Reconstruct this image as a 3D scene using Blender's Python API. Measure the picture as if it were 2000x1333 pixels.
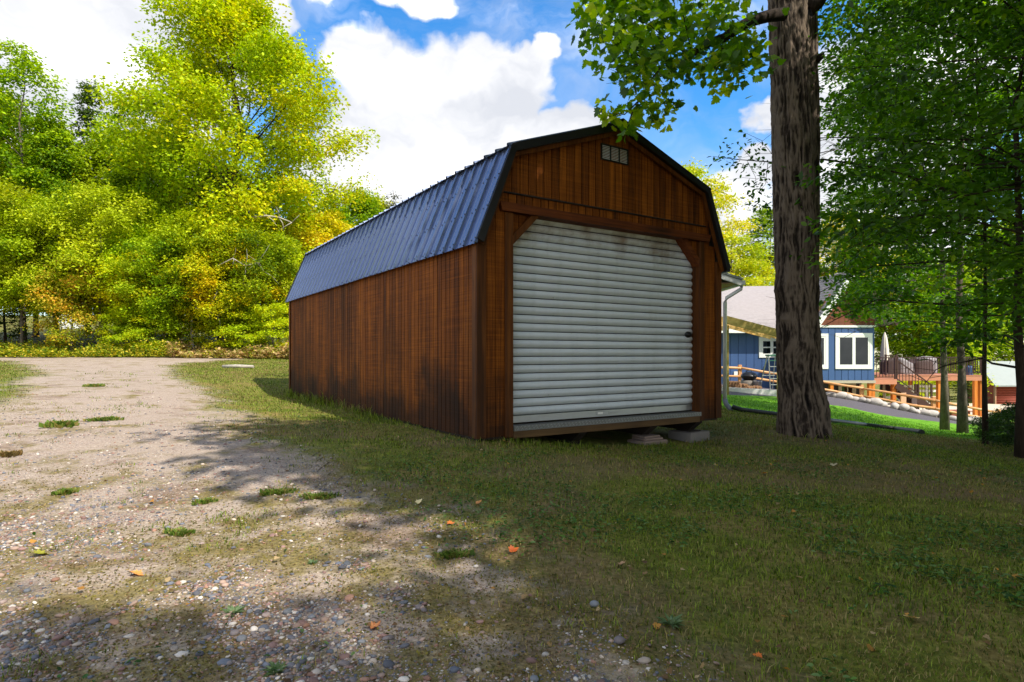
import bpy, math, random
import numpy as np
from mathutils import Vector, Matrix

SC = bpy.context.scene
COL = SC.collection
for o in list(bpy.data.objects):
    bpy.data.objects.remove(o)

# ------------------------------------------------------------------ camera
FPX, HORIZ, EYE = 1181.0, 693.0, 1.0          # focal length in px of a 2000 px wide frame, horizon row, eye height
cam_d = bpy.data.cameras.new('camera')
cam = bpy.data.objects.new('camera', cam_d)
COL.objects.link(cam)
cam.location = (0, 0, EYE)
cam.rotation_euler = (math.radians(90), 0, 0)
cam_d.sensor_width = 36.0
cam_d.lens = FPX / 2000 * 36
cam_d.shift_y = (HORIZ - 666.5) / 2000
cam_d.clip_start, cam_d.clip_end = 0.05, 2000
SC.camera = cam

# ------------------------------------------------------------------ sun, sky, exposure
SUN_EL = math.radians(49)
SUN_AZ = np.array([.74, -.67]); SUN_AZ = SUN_AZ / np.linalg.norm(SUN_AZ)      # horizontal direction towards the sun
sun_d = bpy.data.lights.new('sun', 'SUN')
sun_d.energy = 2.6
sun_d.angle = math.radians(.53)
sun_d.color = (1.0, .94, .84)
sun = bpy.data.objects.new('sun', sun_d)
COL.objects.link(sun)
to_sun = Vector((SUN_AZ[0] * math.cos(SUN_EL), SUN_AZ[1] * math.cos(SUN_EL), math.sin(SUN_EL)))
sun.rotation_euler = to_sun.to_track_quat('Z', 'Y').to_euler()
sun.location = (20, -20, 40)

SC.view_settings.view_transform = 'Standard'
SC.view_settings.look = 'None'
SC.view_settings.gamma = 1
SC.view_settings.use_curve_mapping = False
SC.view_settings.exposure = 1.42


def lin(*c):
    """sRGB 0..255 -> linear rgba"""
    r = []
    for v in c:
        v = v / 255
        r.append(v / 12.92 if v <= .04045 else ((v + .055) / 1.055) ** 2.4)
    return (r[0], r[1], r[2], 1.0)


class NT:
    """small helper to build node trees"""
    def __init__(s, tree):
        s.t = tree; s.n = tree.nodes; s.l = tree.links

    def new(s, typ, **kw):
        n = s.n.new(typ)
        for k, v in kw.items():
            if k.startswith('i_'):
                n.inputs[k[2:].replace('_', ' ')].default_value = v
            else:
                setattr(n, k, v)
        return n

    def link(s, a, b):
        s.l.new(a, b)

    def put(s, sock, v):
        if hasattr(v, 'is_output') or isinstance(v, bpy.types.NodeSocket):
            s.l.new(v, sock)
        else:
            sock.default_value = v

    def math(s, op, a, b=0.0, c=None, clamp=False):
        n = s.n.new('ShaderNodeMath'); n.operation = op; n.use_clamp = clamp
        s.put(n.inputs[0], a); s.put(n.inputs[1], b)
        if c is not None:
            s.put(n.inputs[2], c)
        return n.outputs[0]

    def noise(s, vec, scale, detail=4, rough=.55, dist=0.0):
        n = s.n.new('ShaderNodeTexNoise')
        if vec is not None:
            s.l.new(vec, n.inputs['Vector'])
        n.inputs['Scale'].default_value = scale
        n.inputs['Detail'].default_value = detail
        n.inputs['Roughness'].default_value = rough
        n.inputs['Distortion'].default_value = dist
        return n.outputs['Fac']

    def voro(s, vec, scale, feature='F1', rand=1.0):
        n = s.n.new('ShaderNodeTexVoronoi'); n.feature = feature
        s.l.new(vec, n.inputs['Vector'])
        n.inputs['Scale'].default_value = scale
        n.inputs['Randomness'].default_value = rand
        return n

    def mapv(s, vec, scale=(1, 1, 1), loc=(0, 0, 0), rot=(0, 0, 0)):
        n = s.n.new('ShaderNodeMapping')
        s.l.new(vec, n.inputs['Vector'])
        n.inputs['Scale'].default_value = scale
        n.inputs['Location'].default_value = loc
        n.inputs['Rotation'].default_value = rot
        return n.outputs['Vector']

    def ramp(s, fac, stops):
        n = s.n.new('ShaderNodeValToRGB')
        s.l.new(fac, n.inputs['Fac'])
        e = n.color_ramp.elements
        while len(e) < len(stops):
            e.new(.5)
        for i, (p, c) in enumerate(stops):
            e[i].position = p
            e[i].color = c if hasattr(c, '__len__') else (c, c, c, 1)
        return n.outputs['Color']

    def step(s, fac, a, b):
        n = s.n.new('ShaderNodeMapRange'); n.interpolation_type = 'SMOOTHSTEP'
        s.put(n.inputs['Value'], fac)
        n.inputs['From Min'].default_value = a; n.inputs['From Max'].default_value = b
        return n.outputs['Result']

    def mix(s, fac, a, b, blend='MIX'):
        n = s.n.new('ShaderNodeMix'); n.data_type = 'RGBA'; n.blend_type = blend
        s.put(n.inputs['Factor'], fac)
        s.put(n.inputs['A'] if False else n.inputs[6], a); s.put(n.inputs[7], b)
        return n.outputs[2]

    def bump(s, h, strength=.3, dist=.01):
        n = s.n.new('ShaderNodeBump')
        s.l.new(h, n.inputs['Height'])
        n.inputs['Strength'].default_value = strength
        n.inputs['Distance'].default_value = dist
        return n.outputs['Normal']


def pdir(px, py):
    v = np.array([(px - 1000) / FPX, 1.0, (HORIZ - py) / FPX])
    return v / np.linalg.norm(v)


world = bpy.data.worlds.new('World')
SC.world = world
world.use_nodes = True
wt = NT(world.node_tree)
wt.n.clear()
w_out = wt.new('ShaderNodeOutputWorld')
w_bg = wt.new('ShaderNodeBackground')
w_bg.inputs['Strength'].default_value = 0.15
wt.link(w_bg.outputs[0], w_out.inputs['Surface'])
sky = wt.new('ShaderNodeTexSky')
sky.sky_type = 'NISHITA'
sky.sun_disc = False
sky.sun_elevation = SUN_EL
sky.sun_rotation = math.atan2(SUN_AZ[0], SUN_AZ[1])
sky.altitude = 300; sky.air_density = 1.0; sky.dust_density = .6; sky.ozone_density = 2.0
hsv = wt.new('ShaderNodeHueSaturation')
hsv.inputs['Saturation'].default_value = 1.4
hsv.inputs['Value'].default_value = .70
wt.link(sky.outputs[0], hsv.inputs['Color'])
w_dir0 = wt.new('ShaderNodeTexCoord').outputs['Generated']
# billowing: the look-up direction is disturbed at three sizes so that the banks break into puffs
w_dir = w_dir0
for _sc, _am in ((6, .040), (15, .026), (40, .012)):
    _n = wt.new('ShaderNodeTexNoise'); wt.link(w_dir0, _n.inputs['Vector'])
    _n.inputs['Scale'].default_value = _sc; _n.inputs['Detail'].default_value = 3
    _a = wt.new('ShaderNodeVectorMath', operation='SUBTRACT'); wt.link(_n.outputs['Color'], _a.inputs[0]); _a.inputs[1].default_value = (.5, .5, .5)
    _b = wt.new('ShaderNodeVectorMath', operation='SCALE'); wt.link(_a.outputs[0], _b.inputs[0]); _b.inputs['Scale'].default_value = _am * 2
    _c = wt.new('ShaderNodeVectorMath', operation='ADD'); wt.link(w_dir, _c.inputs[0]); wt.link(_b.outputs[0], _c.inputs[1])
    w_dir = _c.outputs[0]
_u = wt.new('ShaderNodeVectorMath', operation='NORMALIZE'); wt.link(w_dir, _u.inputs[0]); w_dir = _u.outputs[0]
# cumulus banks: (column, row, radius) seen in the photograph, as directions in the sky
BANKS = [(712, 112, 78), (790, 165, 90), (865, 165, 85), (935, 165, 85), (150, 150, 170), (-80, 200, 190), (740, 180, 90), (900, 330, 190), (960, 225, 120), (800, 175, 85), (1035, 150, 62), (390, 90, 150), (300, 180, 160), (760, 265, 150), (890, 250, 140), (840, 370, 200), (1005, 185, 88), (1062, 100, 34), (720, 120, 62), (985, 305, 130),
         (1110, 290, 78), (690, 330, 105), (1180, 300, 70), (1035, 135, 48), (940, 150, 60), (1160, 262, 40),
         (210, 110, 165), (40, 150, 150), (330, 20, 150), (480, 60, 100), (545, 20, 60), (260, 260, 180), (150, -70, 60),
         (830, -25, 62), (600, -80, 90), (760, -20, 40), (1440, 420, 85), (1480, 330, 42), (1390, 470, 110), (1515, 225, 46), (1640, 200, 120), (1850, 120, 200), (1700, 420, 200)]
cov = None
for (bx, by, br) in BANKS:
    d = pdir(bx, by)
    dp = wt.new('ShaderNodeVectorMath', operation='DOT_PRODUCT')
    wt.link(w_dir, dp.inputs[0]); dp.inputs[1].default_value = tuple(d)
    c = math.cos(br * 1.0 / math.hypot(FPX, math.hypot(bx - 1000, by - HORIZ)))
    m = wt.math('MULTIPLY_ADD', dp.outputs['Value'], 1 / (1 - c), -c / (1 - c))
    m = wt.math('MAXIMUM', m, -1.5)
    cov = m if cov is None else wt.math('MAXIMUM', cov, m)
n1 = wt.noise(w_dir0, 4.5, 9, .62, .5)
n2 = wt.noise(wt.mapv(w_dir, (1, 1, 1.6)), 11, 8, .62, .2)
nz = wt.math('ADD', wt.math('MULTIPLY', wt.math('SUBTRACT', n1, .5), .75), wt.math('MULTIPLY', wt.math('SUBTRACT', n2, .5), .85))
front = wt.math('ADD', wt.math('MULTIPLY', wt.math('MAXIMUM', cov, -1.0), 1.0), nz)
front = wt.step(front, -.12, .50)
# the rest of the sky: unseen cumulus, cover raised for more ambient light
ng = wt.noise(wt.mapv(w_dir, (1, 1, 1.7)), 2.6, 9, .58, .3)
gen = wt.step(ng, .42, .52)
fw = wt.new('ShaderNodeVectorMath', operation='DOT_PRODUCT')
wt.link(w_dir, fw.inputs[0]); fw.inputs[1].default_value = tuple(pdir(1000, 400))
away = wt.step(fw.outputs['Value'], .66, .52)
cloud = wt.math('MAXIMUM', front, wt.math('MULTIPLY', gen, away))
thin = wt.math('MULTIPLY', wt.step(wt.noise(w_dir, 4.5, 6, .6, .5), .40, .75), .42)
cloud = wt.math('MAXIMUM', cloud, thin)
shade = wt.ramp(wt.noise(wt.mapv(w_dir, (1, 1, 2.2)), 4.2, 6, .55), [(.36, (1.95, 2.02, 2.2, 1)), (.50, (2.6, 2.62, 2.7, 1)), (.64, (5.4, 5.4, 5.4, 1))])
skycol = wt.mix(cloud, hsv.outputs[0], shade)
wt.link(skycol, w_bg.inputs['Color'])

# ------------------------------------------------------------------ helpers
RNG = np.random.default_rng(11)
PR = random.Random(5)


def X(px, dep): return (px - 1000) / FPX * dep
def Z(py, dep): return EYE - (py - HORIZ) / FPX * dep
def P(px, py, dep): return np.array([X(px, dep), dep, Z(py, dep)])


def tag(o, label=None, cat=None, group=None, kind=None):
    if label: o['label'] = label
    if cat: o['category'] = cat
    if group: o['group'] = group
    if kind: o['kind'] = kind
    return o


def empty(name, loc=(0, 0, 0), rz=0.0, label=None, cat=None, group=None):
    o = bpy.data.objects.new(name, None)
    o.empty_display_size = .2
    COL.objects.link(o)
    o.location = loc; o.rotation_euler = (0, 0, rz)
    return tag(o, label, cat, group)


def put(name, me, parent=None, loc=(0, 0, 0), rot=(0, 0, 0), scale=None):
    o = bpy.data.objects.new(name, me)
    COL.objects.link(o)
    if parent is not None: o.parent = parent
    o.location = loc; o.rotation_euler = rot
    if scale: o.scale = scale
    return o


def fast_mesh(name, V, F, mat, smooth=False, col=None, mi=None):
    """numpy verts (n,3), faces (m,k) of equal size -> mesh"""
    me = bpy.data.meshes.new(name)
    V = np.ascontiguousarray(V, np.float32); F = np.ascontiguousarray(F, np.int32)
    k = F.shape[1]
    me.vertices.add(len(V)); me.vertices.foreach_set('co', V.ravel())
    me.loops.add(F.size); me.loops.foreach_set('vertex_index', F.ravel())
    me.polygons.add(len(F))
    me.polygons.foreach_set('loop_start', np.arange(0, F.size, k, dtype=np.int32))
    me.polygons.foreach_set('loop_total', np.full(len(F), k, np.int32))
    if smooth:
        me.polygons.foreach_set('use_smooth', np.ones(len(F), bool))
    me.update(calc_edges=True)
    if col is not None:
        a = me.color_attributes.new('Col', 'FLOAT_COLOR', 'POINT')
        c = np.ones((len(V), 4), np.float32); c[:, :3] = col
        a.data.foreach_set('color', c.ravel())
    if mat: me.materials.append(mat)
    return me


class MB:
    """collects polygons for one mesh"""
    def __init__(s):
        s.v = []; s.f = []; s.sm = []

    def add(s, vs, fs, smooth=False):
        b = len(s.v)
        s.v += [tuple(map(float, v)) for v in vs]
        s.f += [tuple(b + i for i in f) for f in fs]
        s.sm += [smooth] * len(fs)
        return s

    def box(s, x0, x1, y0, y1, z0, z1):
        return s.add([(x0, y0, z0), (x1, y0, z0), (x1, y1, z0), (x0, y1, z0), (x0, y0, z1), (x1, y0, z1), (x1, y1, z1), (x0, y1, z1)],
                     [(0, 3, 2, 1), (4, 5, 6, 7), (0, 1, 5, 4), (1, 2, 6, 5), (2, 3, 7, 6), (3, 0, 4, 7)])

    def cbox(s, x0, x1, y0, y1, z0, z1, c=.004):
        """box with chamfered edges"""
        lo = np.array([x0, y0, z0]); hi = np.array([x1, y1, z1])
        idx = {}; vs = []
        for cx in (0, 1):
            for cy in (0, 1):
                for cz in (0, 1):
                    cor = (cx, cy, cz)
                    for ax in range(3):
                        p = []
                        for k in range(3):
                            e = lo[k] if cor[k] == 0 else hi[k]
                            if k != ax:
                                e = e + c if cor[k] == 0 else e - c
                            p.append(e)
                        idx[(cor, ax)] = len(vs); vs.append(p)
        fs = []
        for ax in range(3):
            a, b = (ax + 1) % 3, (ax + 2) % 3
            for sgn in (0, 1):
                q = []
                for (i, j) in ((0, 0), (1, 0), (1, 1), (0, 1)):
                    cor = [0, 0, 0]; cor[ax] = sgn; cor[a] = i; cor[b] = j
                    q.append(idx[(tuple(cor), ax)])
                fs.append(tuple(q) if sgn else tuple(reversed(q)))
        for ax in range(3):
            a, b = (ax + 1) % 3, (ax + 2) % 3
            for i in (0, 1):
                for j in (0, 1):
                    c0 = [0, 0, 0]; c1 = [0, 0, 0]
                    c0[a] = c1[a] = i; c0[b] = c1[b] = j; c1[ax] = 1
                    q = [idx[(tuple(c0), a)], idx[(tuple(c1), a)], idx[(tuple(c1), b)], idx[(tuple(c0), b)]]
                    fs.append(tuple(q) if (i + j) % 2 == 1 else tuple(reversed(q)))
        for cx in (0, 1):
            for cy in (0, 1):
                for cz in (0, 1):
                    q = [idx[((cx, cy, cz), 0)], idx[((cx, cy, cz), 1)], idx[((cx, cy, cz), 2)]]
                    fs.append(tuple(q) if (cx + cy + cz) % 2 == 1 else tuple(reversed(q)))
        return s.add(vs, fs)

    def bar(s, p, q, w, h, up=(0, 0, 1)):
        p = Vector(p); q = Vector(q); d = (q - p).normalized(); up = Vector(up)
        r = d.cross(up)
        if r.length < 1e-4: r = d.cross(Vector((1, 0, 0)))
        r.normalize(); u = r.cross(d)
        vs = []
        for e in (p, q):
            for a, b in ((-1, -1), (1, -1), (1, 1), (-1, 1)):
                vs.append(e + r * (a * w / 2) + u * (b * h / 2))
        return s.add(vs, [(0, 1, 2, 3), (7, 6, 5, 4), (0, 4, 5, 1), (1, 5, 6, 2), (2, 6, 7, 3), (3, 7, 4, 0)])

    def prism(s, poly, axis, a, b):
        """polygon of (u,w) extruded along axis ('x' poly=(y,z), 'y' poly=(x,z), 'z' poly=(x,y))"""
        def m(p, t):
            return {'x': (t, p[0], p[1]), 'y': (p[0], t, p[1]), 'z': (p[0], p[1], t)}[axis]
        n = len(poly)
        vs = [m(p, a) for p in poly] + [m(p, b) for p in poly]
        fs = [tuple(range(n)), tuple(range(2 * n - 1, n - 1, -1))]
        fs += [(i, i + n, (i + 1) % n + n, (i + 1) % n) for i in range(n)]
        return s.add(vs, fs)

    def tube(s, pts, rad, n=8, cap=True):
        pts = [Vector(p) for p in pts]
        if not hasattr(rad, '__len__'): rad = [rad] * len(pts)
        vs = []; fs = []
        ref = Vector((.3, .2, 1)).normalized()
        for i, p in enumerate(pts):
            d = (pts[min(i + 1, len(pts) - 1)] - pts[max(i - 1, 0)])
            d = d.normalized() if d.length > 1e-9 else Vector((0, 0, 1))
            r = d.cross(ref)
            if r.length < .05: r = d.cross(Vector((1, 0, 0)))
            r.normalize(); u = r.cross(d)
            for k in range(n):
                a = 2 * math.pi * k / n
                vs.append(p + (r * math.cos(a) + u * math.sin(a)) * rad[i])
        for i in range(len(pts) - 1):
            for k in range(n):
                k2 = (k + 1) % n
                fs.append((i * n + k, i * n + k2, (i + 1) * n + k2, (i + 1) * n + k))
        b = len(s.v); s.add(vs, fs, True)
        if cap:
            s.f.append(tuple(b + k for k in reversed(range(n)))); s.sm.append(False)
            s.f.append(tuple(b + (len(pts) - 1) * n + k for k in range(n))); s.sm.append(False)
        return s

    def lathe(s, prof, n=16, c=(0, 0, 0)):
        vs = []; fs = []
        for r, z in prof:
            for k in range(n):
                a = 2 * math.pi * k / n
                vs.append((c[0] + r * math.cos(a), c[1] + r * math.sin(a), c[2] + z))
        for i in range(len(prof) - 1):
            for k in range(n):
                k2 = (k + 1) % n
                fs.append((i * n + k, i * n + k2, (i + 1) * n + k2, (i + 1) * n + k))
        return s.add(vs, fs, True)

    def mesh(s, name, mat):
        me = bpy.data.meshes.new(name)
        me.from_pydata(s.v, [], s.f)
        me.polygons.foreach_set('use_smooth', s.sm)
        me.update()
        if mat: me.materials.append(mat)
        return me

    def obj(s, name, mat, parent=None, loc=(0, 0, 0), rot=(0, 0, 0)):
        return put(name, s.mesh(name, mat), parent, loc, rot)


def vnoise(p, seed=0):
    """vectorised 3d value noise in -1..1, p (n,3)"""
    p = np.asarray(p, np.float64)
    i = np.floor(p).astype(np.int64); f = p - i
    f = f * f * (3 - 2 * f)
    def h(a, b, c):
        n = (a * 374761393 + b * 668265263 + c * 2147483647 + seed * 974634777) & 0xFFFFFFFF
        n = ((n ^ (n >> 13)) * 1274126177) & 0xFFFFFFFF
        n = ((n ^ (n >> 16)) * 2246822519) & 0xFFFFFFFF
        return ((n ^ (n >> 15)) & 0xFFFF) / 32767.5 - 1
    r = 0
    for dx in (0, 1):
        for dy in (0, 1):
            for dz in (0, 1):
                w = (f[:, 0] if dx else 1 - f[:, 0]) * (f[:, 1] if dy else 1 - f[:, 1]) * (f[:, 2] if dz else 1 - f[:, 2])
                r = r + w * h(i[:, 0] + dx, i[:, 1] + dy, i[:, 2] + dz)
    return r


def fbm(p, oct=4, seed=0):
    p = np.asarray(p, np.float64); a = 1.0; r = 0
    for k in range(oct):
        r = r + a * vnoise(p, seed + k); p = p * 2.03 + 7.1; a *= .5
    return r


def noise2(x, y, s, oct=3, seed=0):
    return fbm(np.stack([np.asarray(x) * s, np.asarray(y) * s, np.zeros_like(np.asarray(x, float))], 1), oct, seed)


# ------------------------------------------------------------------ terrain
CTRL = [(0, 0, 0), (0, 2, 0), (-2, 2, 0), (2, 2, 0), (-4, 4, .05), (4.2, 4.2, -.06), (0, 4, .06), (0, -6, 0), (6, -4, -.1), (-8, 0, .15),
        (-15, -10, .2), (15, -12, -.4), (-.34, 5.9, .15), (-4.6, 12.5, .18), (2.55, 7.6, -.12), (.9, 6.75, -.03), (4.1, 8.2, -.1), (-2.6, 9, .17),
        (0, 22, .25), (-1.5, 14.5, .05)]
for a in [(1420, 800, 14), (1600, 820, 14.5), (1800, 848, 14), (1880, 845, 13.7), (2000, 880, 10), (1990, 905, 8),
          (1440, 769, 22), (1640, 788, 22), (1700, 806, 21.5), (1850, 842, 20), (1690, 788, 25.5), (1823, 815, 24.5), (1950, 835, 24),
          (1660, 792, 28), (1750, 806, 29), (1918, 826, 27), (1470, 757, 26), (1960, 790, 48), (1860, 800, 36),
          (300, 900, 5.1), (300, 800, 8.3), (300, 760, 10.6), (300, 730, 14.4), (300, 715, 18.8), (300, 705, 21.6), (250, 699, 26), (0, 697, 27),
          (0, 740, 12), (0, 800, 7.8), (500, 745, 13.5), (560, 706, 24), (420, 710, 22), (450, 698, 28), (250, 690, 31), (480, 688, 32),
          (100, 657, 42), (300, 655, 42), (80, 641, 62), (300, 641, 62), (700, 690, 48), (-600, 700, 20)]:
    CTRL.append(tuple(P(*a)))
CTRL += [(60, 60, -4), (25, 90, -4), (60, 0, -2.5), (-60, 0, 1), (-70, 60, 4.5), (-30, 130, 7), (20, 150, -2), (100, 150, -5), (-130, 130, 8), (-40, -80, 0), (50, -80, -2)]
CT = np.array(CTRL, float)
_s = 10.0
def _phi(r):
    r = np.maximum(r, 1e-6); return r * r * np.log(r)
_n = len(CT)
_A = _phi(np.linalg.norm(CT[:, None, :2] / _s - CT[None, :, :2] / _s, axis=2)) + np.eye(_n) * 2e-3
_B = np.concatenate([np.ones((_n, 1)), CT[:, :2] / _s], 1)
_M = np.block([[_A, _B], [_B.T, np.zeros((3, 3))]])
_W = np.linalg.solve(_M, np.concatenate([CT[:, 2], np.zeros(3)]))


def gz(x, y):
    x = np.atleast_1d(np.asarray(x, float)); y = np.atleast_1d(np.asarray(y, float))
    out = np.empty(len(x))
    for k in range(0, len(x), 60000):
        xs = x[k:k + 60000]; ys = y[k:k + 60000]
        r = np.sqrt((xs[:, None] / _s - CT[None, :, 0] / _s) ** 2 + (ys[:, None] / _s - CT[None, :, 1] / _s) ** 2)
        out[k:k + 60000] = _phi(r) @ _W[:_n] + _W[_n] + _W[_n + 1] * xs / _s + _W[_n + 2] * ys / _s
    near = np.exp(-(x * x + y * y) / 600)
    return np.clip(out, -9, 14) + near * .018 * noise2(x, y, 1.1, 3, 3)


def g1(x, y): return float(gz([x], [y])[0])


def ghit(px, py):
    """where the line of sight through a pixel of the photograph meets the ground"""
    dep = np.geomspace(1.2, 70, 500)
    z = Z(py, dep); g = gz(X(px, dep), dep)
    i = np.argmax(z < g)
    if not (z < g).any(): i = len(dep) - 1
    return np.array([X(px, dep[i]), dep[i], g[i]])


# driveway: outline on the ground
_r = [(1330, 1420), (1270, 1330), (1120, 1230), (990, 1130), (880, 1050), (760, 985), (640, 905), (540, 868), (470, 822), (425, 785), (385, 752), (345, 728), (325, 716), (380, 709), (480, 703)]
_l = [(480, 699.5), (330, 700), (180, 700), (70, 701), (20, 701.5)]
_l2 = [(55, 716), (75, 728), (55, 745), (0, 782), (-120, 840)]
DRIVE = [ghit(*a)[:2] for a in _r] + [P(a[0], a[1], 27.5)[:2] for a in _l] + [P(-60, 703, 26)[:2]] + [ghit(*a)[:2] for a in _l2] + [np.array(p) for p in ((-7, 3), (-7, -4), (1.8, -4), (1.3, 0), (.95, 1.2))]
DRIVE = np.array(DRIVE)


def drive_sd(x, y):
    """signed distance to the driveway outline, negative on the driveway"""
    x = np.asarray(x, float); y = np.asarray(y, float)
    d = np.full(len(x), 1e9); ins = np.zeros(len(x), bool)
    n = len(DRIVE)
    for i in range(n):
        a = DRIVE[i]; b = DRIVE[(i + 1) % n]
        ab = b - a; L = ab @ ab + 1e-12
        t = np.clip(((x - a[0]) * ab[0] + (y - a[1]) * ab[1]) / L, 0, 1)
        d = np.minimum(d, np.hypot(x - a[0] - t * ab[0], y - a[1] - t * ab[1]))
        c = ((a[1] > y) != (b[1] > y)) & (x < (b[0] - a[0]) * (y - a[1]) / (b[1] - a[1] + 1e-12) + a[0])
        ins ^= c
    d = np.where(ins, -d, d)
    return d + .28 * noise2(x, y, .9, 3, 21) * np.clip(1 - np.abs(d) / 2.5, 0, 1)

# ------------------------------------------------------------------ materials
def mat_new(name):
    m = bpy.data.materials.new(name); m.use_nodes = True
    t = NT(m.node_tree); t.n.clear()
    out = t.new('ShaderNodeOutputMaterial')
    b = t.new('ShaderNodeBsdfPrincipled')
    t.link(b.outputs[0], out.inputs['Surface'])
    return m, t, b, out


def simple(name, col, rough=.6, metal=0.0, var=.12, scale=6.0, bump=0.0, bscale=40, spec=.5):
    """one colour with mottling and wear"""
    m, t, b, _ = mat_new(name)
    co = t.new('ShaderNodeTexCoord').outputs['Object']
    n = t.noise(co, scale, 5, .6)
    rnd = t.new('ShaderNodeObjectInfo').outputs['Random']
    f = t.math('ADD', t.math('MULTIPLY', t.math('SUBTRACT', n, .5), 2 * var), t.math('MULTIPLY', t.math('SUBTRACT', rnd, .5), var))
    f = t.math('ADD', f, 1)
    c = t.mix(1.0, col, t.new('ShaderNodeCombineColor').outputs[0], 'MULTIPLY')
    cc = [x for x in t.n if x.bl_idname == 'ShaderNodeCombineColor'][0]
    for k in range(3): t.link(f, cc.inputs[k])
    t.link(c, b.inputs['Base Color'])
    t.put(b.inputs['Roughness'], t.math('ADD', t.math('MULTIPLY', t.math('SUBTRACT', n, .5), .25), rough))
    b.inputs['Metallic'].default_value = metal
    b.inputs['Specular IOR Level'].default_value = spec
    if bump:
        t.link(t.bump(t.noise(co, bscale, 4), bump, .01), b.inputs['Normal'])
    return m


def attr_mat(name, rough=.7, trans=.0, gloss=.3, gain=1.6):
    """colour read from the mesh's own per-leaf / per-stone colour"""
    m, t, b, out = mat_new(name)
    a = t.new('ShaderNodeAttribute'); a.attribute_name = 'Col'
    t.link(a.outputs['Color'], b.inputs['Base Color'])
    b.inputs['Roughness'].default_value = rough
    b.inputs['Specular IOR Level'].default_value = gloss
    if trans:
        tr = t.new('ShaderNodeBsdfTranslucent')
        g = t.new('ShaderNodeHueSaturation'); g.inputs['Saturation'].default_value = 1.1; g.inputs['Value'].default_value = gain
        t.link(a.outputs['Color'], g.inputs['Color']); t.link(g.outputs[0], tr.inputs['Color'])
        mx = t.new('ShaderNodeMixShader'); mx.inputs[0].default_value = trans
        t.link(b.outputs[0], mx.inputs[1]); t.link(tr.outputs[0], mx.inputs[2])
        t.link(mx.outputs[0], out.inputs['Surface'])
    return m


def wood_mat(name, c_dark, c_mid, c_light, root=None, grain=(38, 38, 1.6), saw=True, rough=.62, stain=0.0, spec=.35, axis='z'):
    """stained timber: long grain, saw marks across it, board to board variation"""
    m, t, b, _ = mat_new(name)
    tc = t.new('ShaderNodeTexCoord')
    if root is not None: tc.object = root
    co = tc.outputs['Object']
    oi = t.new('ShaderNodeObjectInfo').outputs['Random']
    off = t.new('ShaderNodeCombineXYZ')
    t.link(t.math('MULTIPLY', oi, 17.0), off.inputs[0]); t.link(t.math('MULTIPLY', oi, 31.0), off.inputs[2])
    va = t.new('ShaderNodeVectorMath', operation='ADD'); t.link(co, va.inputs[0]); t.link(off.outputs[0], va.inputs[1])
    cv = va.outputs[0]
    g = t.noise(t.mapv(cv, grain), 1.0, 6, .62, .6)
    big = t.noise(t.mapv(cv, (2.2, 2.2, .9)), 1.0, 3, .5)
    f = t.math('ADD', t.math('MULTIPLY', g, .62), t.math('MULTIPLY', big, .38))
    f = t.math('ADD', f, t.math('MULTIPLY', t.math('SUBTRACT', oi, .5), .13))
    hgt = g
    if saw:
        s = t.noise(t.mapv(co, (1.2, 1.2, 75)), 1.0, 3, .7)
        s2 = t.noise(t.mapv(co, (5, 5, 5)), 1.0, 2)
        f = t.math('ADD', f, t.math('MULTIPLY', t.math('MULTIPLY', t.math('SUBTRACT', s, .5), s2), .75))
        hgt = t.math('ADD', g, t.math('MULTIPLY', s, .8))
    c = t.ramp(f, [(.30, c_dark), (.50, c_mid), (.74, c_light)])
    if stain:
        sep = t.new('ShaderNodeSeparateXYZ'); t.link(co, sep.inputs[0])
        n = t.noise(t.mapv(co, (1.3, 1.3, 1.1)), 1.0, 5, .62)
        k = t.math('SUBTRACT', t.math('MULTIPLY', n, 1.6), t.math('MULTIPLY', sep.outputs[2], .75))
        grime_shade = t.step(t.noise(t.mapv(co, (.7, .55, .35), (3, 1, 0)), 1.0, 6, .68), .40, .60)
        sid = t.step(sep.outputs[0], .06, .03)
        c = t.mix(t.math('MULTIPLY', t.math('MULTIPLY', grime_shade, sid), .48), c, lin(34, 20, 10), 'MIX')  # left wall only: mildew mottling, made heavier to paint in that side's shade
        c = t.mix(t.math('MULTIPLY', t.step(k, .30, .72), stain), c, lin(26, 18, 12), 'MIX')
    t.link(c, b.inputs['Base Color'])
    b.inputs['Roughness'].default_value = rough
    b.inputs['Specular IOR Level'].default_value = spec
    t.link(t.bump(hgt, .35, .004), b.inputs['Normal'])
    return m


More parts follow.
